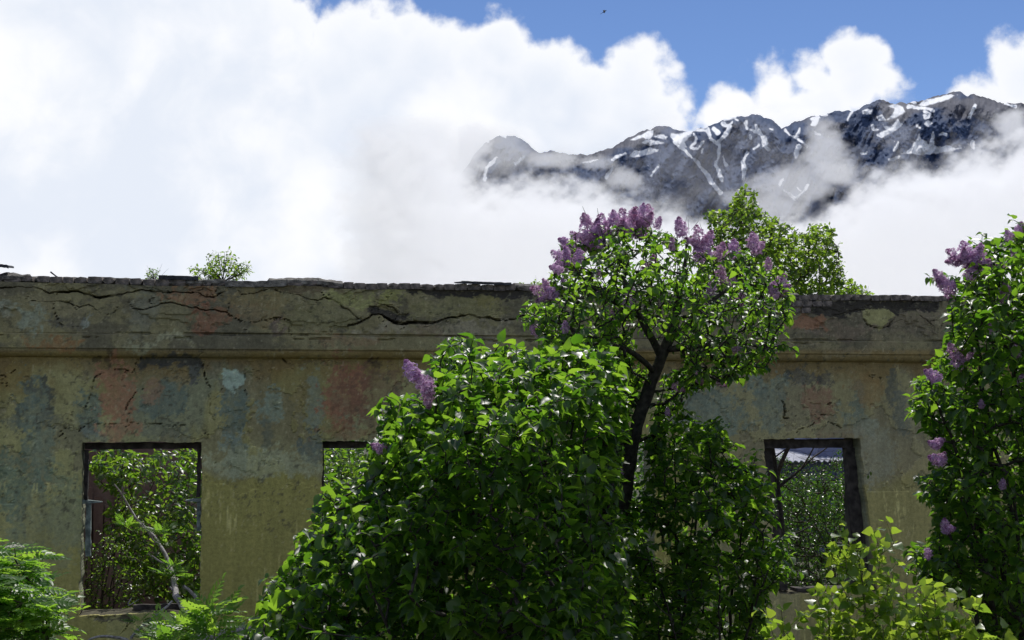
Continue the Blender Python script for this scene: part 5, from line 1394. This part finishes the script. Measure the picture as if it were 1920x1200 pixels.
for nm, lab, xy, stems, poly, Yc, half, n, seed, big, small in INS:
    bush(nm, lab, 'shrub', xy, stems, poly, Yc, half, n, seed, 'oval', shaded_leaf if seed == 705 else shrub_leaf, (small, big), spacing=.045, along=.34, clump=.44 if seed == 701 else .32, edge=60, stem_r=.011, wall=1,  singles=300 if big > .06 else 120, zmin=.15, tilt=.5)

# bare branches behind the right window
def bare_tree(name, label, root, specs, mat, seed, cat='tree', leafy=None):
    root = np.array(root, float); e = plant(name, label, cat, root)
    limbs = limbs_from(specs, seed, wob=.02)
    tubes('trunk', [limbs[0]], mat, e, root, sides=8, wob=.35, seed=seed)
    for k, l in enumerate(limbs[1:]): tubes('branch', [l], mat, e, root, sides=6, wob=.3, seed=seed + k)
    return e, root, limbs
q0 = P(1475, 1100, 16.6)
e, root, limbs = bare_tree('dead_tree', 'dark bare tree standing just inside the right window with a forking branch', (q0[0], 16.6, 0),
    [['w', (q0[0], 16.6, -.1, .055), tuple(P(1468, 1100, 16.6)) + (.05,), tuple(P(1462, 980, 16.6)) + (.045,), tuple(P(1455, 900, 16.6)) + (.035,), tuple(P(1448, 850, 16.6)) + (.03,), tuple(P(1446, 790, 16.6)) + (.02,)],
     [(1462, 912, 16.6, .02), (1480, 900, 16.6, .018), (1500, 880, 16.7, .014), (1530, 855, 16.9, .010), (1560, 832, 17.0, .006)],
     [(1500, 882, 16.7, .012), (1520, 850, 16.8, .009), (1535, 820, 16.9, .005)],
     [(1510, 868, 16.75, .006), (1545, 862, 16.9, .005), (1585, 868, 17.1, .003)],
     [(1455, 1020, 16.6, .014), (1485, 1003, 16.6, .012), (1530, 982, 16.7, .006)],
     [(1448, 860, 16.6, .012), (1470, 845, 16.7, .008), (1500, 838, 16.8, .004)]], bark, 801)
r = np.random.default_rng(802)
tg = np.array([P(r.uniform(1440, 1600), r.uniform(842, 900), 16.9 + r.normal(0, .3)) for _ in range(60)])
tubes('twigs', grow(limbs[1:], tg, r, tip=.001, gain=.0008), twig_mat, e, root, sides=3, kind='stuff')

# ---- fallen rowan in front of the left window
q0 = P(470, 1195, 12.6)
e, root, limbs = bare_tree('rowan_tree', 'fallen rowan with pale grey bark, its limb slanting up across the left window', (q0[0] + .5, 12.4, 0),
    [['w', (q0[0] + .5, 12.4, -.1, .075), (q0[0] + .35, 12.5, .5, .07), tuple(P(462, 1178, 12.9)) + (.052,), tuple(P(430, 1184, 12.9)) + (.048,), tuple(P(385, 1204, 13.0)) + (.044,), tuple(P(330, 1235, 13.1)) + (.035,)],
     [(378, 1210, 13.0, .030), (366, 1168, 13.5, .029), (342, 1138, 13.9, .030), (332, 1122, 14.2, .034), (328, 1092, 14.6, .028), (318, 1058, 14.9, .024), (310, 1035, 15.0, .021), (296, 1020, 15.1, .018), (285, 1002, 15.2, .016), (262, 985, 15.3, .014), (240, 950, 15.4, .013), (226, 925, 15.4, .011), (214, 908, 15.4, .008)],
     [(229, 930, 15.4, .011), (231, 918, 15.35, .012), (229, 912, 15.35, .010)],
     [(388, 1200, 13.0, .022), (380, 1160, 13.05, .018), (374, 1122, 13.05, .018), (358, 1108, 13.0, .016), (344, 1099, 12.95, .014)],
     [(336, 1130, 13.1, .012), (356, 1132, 13.05, .011), (374, 1138, 13.0, .010)],
     [(245, 1198, 12.9, .014), (262, 1180, 12.95, .014), (290, 1155, 13.0, .014), (312, 1138, 13.05, .012), (323, 1127, 13.1, .010)],
     [(262, 1222, 12.9, .018), (245, 1196, 12.8, .014), (215, 1194, 12.8, .013), (186, 1192, 12.8, .013), (164, 1200, 12.8, .010), (150, 1215, 12.8, .008)],
     [(326, 1110, 14.4, .009), (321, 1104, 14.4, .010), (318, 1100, 14.4, .007)],
     [(312, 1060, 14.9, .011), (296, 1052, 14.8, .011), (284, 1042, 14.8, .010)],
     [(296, 1020, 15.1, .009), (270, 990, 15.0, .008), (255, 972, 15.0, .005)],
     [(246, 1122, 13.45, .006), (228, 1148, 13.4, .006), (252, 1132, 13.45, .005), (260, 1124, 13.5, .004)],
     [(310, 1160, 13.0, .006), (322, 1180, 12.9, .006), (330, 1205, 12.8, .006)]], grey_bark, 811)
r = np.random.default_rng(812)
def rowan_tuft(cx, cy, Y, n, L, upd=.4, fan=1.0):
    P_, D_, N_, S_ = [], [], [], []
    c = P(cx, cy, Y)
    for k in range(n):
        a = (k + r.uniform(-.3, .3)) / n * math.pi * fan + (1 - fan) * math.pi / 2
        d = np.array([math.cos(a), r.uniform(-.6, .5), math.sin(a) * upd + .15]); d /= np.linalg.norm(d)
        P_.append(c + r.normal(0, .012, 3)); D_.append(d); N_.append(np.array([0, -.25, 1]) + r.normal(0, .3, 3)); S_.append(L * r.uniform(.75, 1.15))
    return P_, D_, N_, S_
acc = [[], [], [], []]
for a in ((238, 985, 15.0, 8, .13), (255, 995, 15.0, 6, .12), (300, 1000, 14.9, 8, .15), (318, 1000, 14.9, 7, .15), (305, 1020, 14.8, 5, .13), (312, 1075, 14.6, 9, .16), (335, 1080, 14.6, 8, .17), (325, 1062, 14.6, 6, .14), (262, 1170, 12.8, 7, .14), (275, 1195, 12.6, 7, .15),
          (300, 1200, 12.0, 9, .24), (335, 1195, 11.8, 8, .26), (372, 1185, 11.6, 9, .28), (390, 1150, 11.6, 7, .30), (405, 1165, 11.6, 7, .30), (350, 1180, 11.9, 7, .24), (320, 1210, 11.8, 9, .26), (400, 1200, 11.5, 9, .28)):
    for l, v in zip(acc, rowan_tuft(*a)): l.extend(v)
foliage(e, root, 'rowan', rowan_leaf, np.array(acc[0]), frames(np.array(acc[1]), np.array(acc[2])), np.array(acc[3]))
sh = [(np.array([P(370, 1215, 12.6), P(380, 1195, 12.0), P(392, 1160, 11.6)]), np.array([.012, .01, .006])), (np.array([P(330, 1235, 13.1), P(320, 1215, 12.2), P(335, 1195, 11.8)]), np.array([.012, .009, .005])), (np.array([P(300, 1240, 13.1), P(290, 1220, 12.4), P(290, 1200, 12.0)]), np.array([.012, .009, .005])), (np.array([P(400, 1220, 12.8), P(402, 1205, 12.0), P(402, 1165, 11.6)]), np.array([.012, .009, .005]))]
tubes('shoots', sh, grey_bark, e, root, sides=5, kind='stuff')

# ---- rowan in the lower left corner
def corner_rowan():
    r2 = np.random.default_rng(821)
    root = np.array([P(20, 1200, 8.3)[0], 8.3, 0.0])
    e = plant('rowan_tree', 'young feathery-leaved rowan with a cream flower head in the lower left corner', 'tree', root)
    stems = limbs_from([['w', (root[0], 8.3, -.05, .022)] + [tuple(P(x, y, 8.3)) + (q,) for x, y, q in ((60, 1150, .014), (50, 1080, .010), (30, 1050, .007))],
                        ['w', (root[0] + .05, 8.3, .3, .018)] + [tuple(P(x, y, Y)) + (q,) for x, y, Y, q in ((90, 1180, 8.1, .012), (84, 1120, 8.1, .010), (45, 1085, 8.1, .006), (26, 1045, 8.1, .005))],
                        ['w', (root[0], 8.3, .4, .018)] + [tuple(P(x, y, Y)) + (q,) for x, y, Y, q in ((-40, 1180, 8.2, .012), (-60, 1080, 8.2, .009), (-50, 1040, 8.2, .005))]], 825)
    tubes('trunk', [stems[0]], bark, e, root, sides=7, wob=.2); tubes('limb', stems[1:], bark, e, root, sides=7, wob=.2)
    poly = [(0, 1036), (40, 1036), (78, 1048), (74, 1070), (60, 1090), (84, 1104), (100, 1130), (100, 1155), (90, 1190), (90, 1270), (-160, 1270), (-160, 1010)]
    tg = targets_in(poly, 8.2, .6, 210, r2, edge=50, clump=.3, seed=9)
    lines = grow(stems, tg, r2)
    tubes('twigs', lines, twig_mat, e, root, sides=4, kind='stuff')
    Pp, D, N, S = [], [], [], []
    for pts, rad in lines:
        for k in range(5):
            i = max(0, len(pts) - 1 - k); a = k * 2.4 + r2.uniform(0, 1)
            d = np.array([math.cos(a), math.sin(a) * .8, r2.uniform(-.05, .45)])
            Pp.append(pts[i]); D.append(d); N.append(np.array([0, 0, 1]) + r2.normal(0, .3, 3)); S.append(r2.uniform(.13, .24))
    for x, y, a in ((125, 1128, 0.1), (110, 1165, -.1), (88, 1040, .15), (100, 1042, .0), (60, 1034, .3)):
        Pp.append(P(x - 30, y, 7.8)); D.append(np.array([1, -.1, a])); N.append(np.array([0, -.3, 1.])); S.append(.17)
    foliage(e, root, 'rowan', rowan_leaf, np.array(Pp), frames(np.array(D), np.array(N)), np.array(S))
    # flat cream flower head
    c = P(27, 1026, 8.0); V, Q = [], []
    for k in range(150):
        a, q = r2.uniform(0, 6.28), math.sqrt(r2.random()); p = c + np.array([math.cos(a) * q * .055, math.sin(a) * q * .05, .012 * (1 - q * q) + r2.normal(0, .002)])
        b = len(V); s = .0045
        n = np.array([r2.normal(0, .4), r2.normal(-.2, .4), 1.]); x = np.cross(n, (0, 1, 0)); x /= np.linalg.norm(x); y = np.cross(n, x); y /= np.linalg.norm(y)
        V += [p + x * s, p + y * s, p - x * s, p - y * s]; Q.append((b, b + 1, b + 2, b + 3))
    link('flower_head', mesh_np('flower_head', np.array(V) - root, np.array(Q), mats=[umbel_mat]), e)
    tubes('flower_stalk', [(np.array([P(30, 1050, 8.1), P(28, 1036, 8.0), c]), np.array([.004, .003, .002]))], stem_green, e, root, sides=4)
corner_rowan()

# ---- poplar suckers, lower right: each stem its own sapling
def sapling(label, path, seed, n=26, size=(.042, .075), spread=.10):
    n = int(n * 3.2); spread *= 1.2; path = [(x, y + 24, Y) for x, y, Y in path]
    r2 = np.random.default_rng(seed)
    pts = [P(*p[:3]) for p in path]
    root = np.array([pts[0][0], pts[0][1], 0.0])
    e = plant('poplar_sapling', label, 'sapling', root, 'poplar suckers in the lower right foreground')
    l = smooth_line([root + (0, 0, -.05)] + pts, [.012] + list(np.linspace(.008, .002, len(pts))), seed=seed, wob=.012)
    tubes('stem', [l], stem_green, e, root, sides=6)
    L = l[0]; zs = L[:, 2]; vis = L[zs > zs.max() - 1.1]
    tg = []
    for k in range(n):
        p = vis[int(len(vis) * r2.random() ** .9 * .9)]; a = r2.uniform(0, 6.28)
        tg.append(p + np.array([math.cos(a) * spread, math.sin(a) * spread, spread * r2.uniform(.2, 1)]) * r2.uniform(.4, 1.2))
    lines = grow([l], np.array(tg), r2, tip=.0012, gain=.0008)
    tubes('twigs', lines, stem_green, e, root, sides=4, kind='stuff')
    a1 = leaves_on([(vis, np.zeros(len(vis)))], r2, spacing=.055, size=size, along=9, droop=.2, updir=.5, tilt=.6, spread=1.0)
    a2 = leaves_on(lines, r2, spacing=.05, size=(size[0] * .8, size[1] * .95), along=.2, droop=.3, updir=.4, tilt=.6)
    pos, rot, sz = (np.concatenate([x, y]) for x, y in zip(a1, a2))
    foliage(e, root, 'poplar', poplar_leaf, pos, rot, sz, 300)
SAP = [('tallest yellow-green poplar sucker standing before the right window', [(1622, 1290, 7.0), (1622, 1150, 7.0), (1614, 1060, 7.0), (1604, 985, 7.0)], 46, .12),
       ('poplar sucker with fresh yellow leaves between the tallest one and the wall corner', [(1560, 1290, 7.1), (1556, 1180, 7.1), (1548, 1090, 7.1)], 26, .09),
       ('short poplar sucker below the timber-framed window, beside the lilac leaves', [(1480, 1290, 7.0), (1478, 1200, 7.0), (1465, 1120, 7.0)], 30, .12),
       ('poplar sucker with large lobed leaves in front of the plain wall', [(1720, 1290, 6.9), (1712, 1180, 6.9), (1700, 1080, 6.9)], 34, .12),
       ('leafy poplar sucker brushing the dark lilac at the right edge', [(1770, 1290, 6.8), (1762, 1190, 6.8), (1748, 1070, 6.8)], 40, .13),
       ('rightmost poplar sucker with a few large bright leaves', [(1845, 1290, 6.8), (1838, 1200, 6.8), (1818, 1115, 6.8)], 26, .11),
       ('low poplar sucker cut off by the bottom edge of the photo', [(1660, 1290, 6.7), (1660, 1210, 6.7), (1655, 1140, 6.7)], 34, .13)]
for k, (lab, path, n, sp) in enumerate(SAP): sapling(lab, path, 831 + k, n, spread=sp)

# sprig growing out of the window reveal
r = np.random.default_rng(851)
c = P(1622, 888, 15.75)
e = plant('sprig', 'tiny two-leaved sprig growing from the cracked edge of the right window', 'sprig', c)
pth = np.array([c, P(1628, 890, 15.6), P(1632, 884, 15.55)])
tubes('stem', [(pth, np.array([.003, .002, .0015]))], twig_mat, e, c, sides=4)
for p, d in ((pth[2], (.2, -.1, -1)), (pth[1], (-.1, -.2, -1))):
    single_leaves('oval', shrub_leaf, np.array([p]), frames(np.array([d], float), np.array([[.1, -1, .2]])), np.array([.05]), e, c)

# ---- grass at the foot of the wall and on the bank: uncountable
def grass():
    r2 = np.random.default_rng(861); n = 26000
    x = r2.uniform(-9, 9, n); y = r2.uniform(1.5, 14.4, n) + x * .2131 * (r2.random(n) < .5)
    dd = (y - ORG[1]) * CA - x * SA; k = dd < -.15; x, y = x[k], y[k]; n = len(x)
    z = 1.55 * (1 - sstep(1.5, 7.5, y)) - .05
    h = r2.uniform(.12, .42, n); a = r2.uniform(0, 6.28, n); b = r2.normal(0, .12, (n, 2))
    w = .008
    p0 = np.stack([x - np.cos(a) * w, y - np.sin(a) * w, z], -1); p1 = np.stack([x + np.cos(a) * w, y + np.sin(a) * w, z], -1)
    p2 = np.stack([x + b[:, 0], y + b[:, 1], z + h], -1)
    V = np.stack([p0, p1, p2], 1).reshape(-1, 3)
    o = link('grass', mesh_np('grass', V, np.arange(3 * n).reshape(-1, 3), mats=[grass_mat], attrs={'var': np.repeat(r2.random(n), 3)})); tag(o, 'long grass on the bank and at the foot of the wall', 'grass', kind='stuff')
grass()

# ---- loose things on the wall head
def wall_sheet(name, label, px0, px1, dy0, dy1, depth0, depth1, thick, mat, seed, bend=0.0):
    a, b = W(px0, 520)[0], W(px1, 520)[0]
    za, zb = W(px0, dy0, depth0)[1], W(px1, dy1, depth0)[1]
    c = BW((a + b) / 2, (depth0 + depth1) / 2, (za + zb) / 2); e = empty(name, tuple(c), ALPHA); tag(e, label, 'sheet')
    n = 14; r2 = np.random.default_rng(seed); V, Q = [], []
    for i in range(n + 1):
        t = i / n; s = a + (b - a) * t - (a + b) / 2; z = za + (zb - za) * t - (za + zb) / 2 + bend * math.sin(math.pi * t) + r2.normal(0, .002)
        d0 = depth0 - (depth0 + depth1) / 2 + r2.normal(0, .008)
        V += [(s, d0, z), (s, d0, z + thick), (s, (depth1 - depth0) / 2, z + thick + .03), (s, (depth1 - depth0) / 2, z + .03)]
        if i:
            b4 = 4 * i
            for k in range(4): Q.append((b4 - 4 + k, b4 + k, b4 + (k + 1) % 4, b4 - 4 + (k + 1) % 4))
    Q += [(0, 1, 2, 3), (4 * n + 3, 4 * n + 2, 4 * n + 1, 4 * n)]
    link('sheet', mesh_np('sheet', V, np.array(Q), smooth=False, mats=[mat]), e)
    # a folded lip along the front edge
    V2 = [(p[0], p[1] - .012, p[2] - .010) for p in V[0::4]] + [(p[0], p[1] - .010, p[2] + .004) for p in V[1::4]] + [(p[0], p[1] - .002, p[2] + .004) for p in V[1::4]]
    m = n + 1; Q2 = [(i, i + 1, m + i + 1, m + i) for i in range(n)] + [(m + i, m + i + 1, 2 * m + i + 1, 2 * m + i) for i in range(n)]
    link('lip', mesh_np('lip', V2, np.array(Q2), smooth=False, mats=[mat]), e)
    return e
wall_sheet('roofing_sheet', 'flat dark roofing sheet overhanging the middle of the wall head', 862, 955, 530, 533, -.10, .35, .014, roof_felt, 1)
wall_sheet('roofing_sheet', 'dark roofing sheet lying between the two tufts on the wall head', 298, 372, 522, 524, -.06, .4, .028, roof_felt, 2)
wall_sheet('roofing_sheet', 'dark curled sheet end sticking out at the far left of the wall head', -40, 18, 508, 502, -.08, .3, .018, roof_felt, 3, bend=.03)
# leaning slate fragment
s, z = W(102, 516, .03); e = empty('slate_fragment', tuple(BW(s, .03, z)), ALPHA); tag(e, 'small dark slate fragment tipped against the brick top at left', 'slate')
v, f = box_verts(-.006, .006, -.05, .05, -.045, .045, .003); a = R(-52)
v = np.stack([v[:, 0] * math.cos(a) + v[:, 2] * math.sin(a), v[:, 1], -v[:, 0] * math.sin(a) + v[:, 2] * math.cos(a)], -1)
link('slate', mesh_np('slate', v, f, smooth=False, mats=[roof_felt]), e)

# ---- low shed with a pale corrugated roof beyond the ruin
def shed():
    c = P(1540, 900, 30); root = np.array([c[0], 30.0, 0.0]); e = empty('shed', tuple(root), ALPHA); tag(e, 'distant low shed with pale corrugated roof glimpsed at the top of the right window', 'shed')
    z1 = P(1540, 862, 30)[2]; z2 = P(1540, 838, 33)[2]
    v, f = box_verts(-2.4, 2.4, 0.15, 3.2, -.3, z1 - .05); link('wall', mesh_np('wall', v, f, smooth=False, mats=[slate_blue]), e)
    n = 120; xs = np.linspace(-2.6, 2.6, n); V = []
    for yy, zz in ((-.1, z1 - .02), (3.4, z2)):
        for x in xs: V.append((x, yy, zz + .028 * math.sin(x * 2 * math.pi / .13)))
    V += [(x, y, z - .012) for x, y, z in V]
    Q = [(i, i + 1, n + i + 1, n + i) for i in range(n - 1)] + [(2 * n + i, 3 * n + i, 3 * n + i + 1, 2 * n + i + 1) for i in range(n - 1)] + [(i, 2 * n + i, 2 * n + i + 1, i + 1) for i in range(n - 1)]
    link('roof', mesh_np('roof', V, np.array(Q), smooth=False, mats=[asbestos]), e)
    v, f = box_verts(.2, 1.5, .6, 3.0, z1 + .0, P(1540, 815, 31)[2]); link('dormer', mesh_np('dormer', v, f, smooth=False, mats=[slate_blue]), e)
shed()

# ---- thicket far behind, one mass that closes the view under the cloud
def far_thicket():
    r2 = np.random.default_rng(871); root = np.array([0, 24.0, 0.0])
    n = 30000
    x = r2.uniform(-9, 12, n); y = r2.uniform(23, 27, n); h = 1.5 + 1.1 * (1 - sstep(1.5, 4.5, x)) + .7 * fbm(x * .6, y * .6, seed=12)
    z = h * r2.random(n) ** .6
    pos = np.stack([x, y, z], -1); d = r2.normal(0, 1, (n, 3)); d[:, 2] -= .3
    nr = np.array([0, 0, .8]) + r2.normal(0, .5, (n, 3))
    V = np.array(TEMPL['oval'][0]); rot = frames(d, nr)
    o = leaf_mass('thicket', TEMPL['oval'], pos, rot, r2.uniform(.09, .16, n), shaded_leaf, None, np.zeros(3)); tag(o, 'low green thicket behind the ruin', 'thicket', kind='stuff')
far_thicket()

# ---- small bird high in the clear sky
def bird():
    c = P(1133, 22, 46); e = empty('bird', tuple(c)); tag(e, 'small dark bird gliding high in the blue gap above the clouds', 'bird')
    me = bpy.data.meshes.new('body'); ring = []
    prof = [(-.085, .004, 0), (-.06, .010, 0), (-.03, .02, 0), (.01, .024, .002), (.045, .018, .004), (.065, .014, .006), (.08, .008, .006), (.095, .001, .004)]
    V, Q = [], []
    m = 8
    for x, q, z in prof:
        for k in range(m):
            a = 2 * math.pi * k / m; V.append((x, math.cos(a) * q, z + math.sin(a) * q * .9))
    for i in range(len(prof) - 1):
        for k in range(m): Q.append((i * m + k, (i + 1) * m + k, (i + 1) * m + (k + 1) % m, i * m + (k + 1) % m))
    rot = np.array(Euler((R(35), R(-28), R(-12))).to_matrix())
    link('body', mesh_np('body', np.array(V) @ rot.T, np.array(Q), mats=[bird_mat]), e)
    for sg in (-1, 1):
        w = [(.035, .01, .01), (.04, .07, .022), (.02, .13, .02), (-.02, .19, .006), (-.015, .12, .014), (-.02, .06, .014), (-.02, .01, .008)]
        wv = [(x, sg * y, z) for x, y, z in w] + [(x, sg * y, z - .004) for x, y, z in w]; n = len(w)
        fq = [(0, 1, 5, 6), (1, 2, 4, 5)] + [(n, n + 6, n + 5, n + 1), (n + 1, n + 5, n + 4, n + 2)] + [(k, k + n, (k + 1) % n + n, (k + 1) % n) for k in range(n)]
        ft = [(2, 3, 4), (n + 2, n + 4, n + 3)]
        link('wing', mesh_np('wing', np.array(wv) @ rot.T, [np.array(fq), np.array(ft)], mats=[bird_mat]), e)
    tv = np.array([(-.08, 0, 0), (-.15, .03, 0), (-.13, 0, 0), (-.15, -.03, 0), (-.08, 0, -.005), (-.15, .03, -.004), (-.13, 0, -.004), (-.15, -.03, -.004)]) @ rot.T
    link('tail', mesh_np('tail', tv, [np.array([(0, 1, 2), (0, 2, 3), (4, 6, 5), (4, 7, 6)])], mats=[bird_mat]), e)
bird()
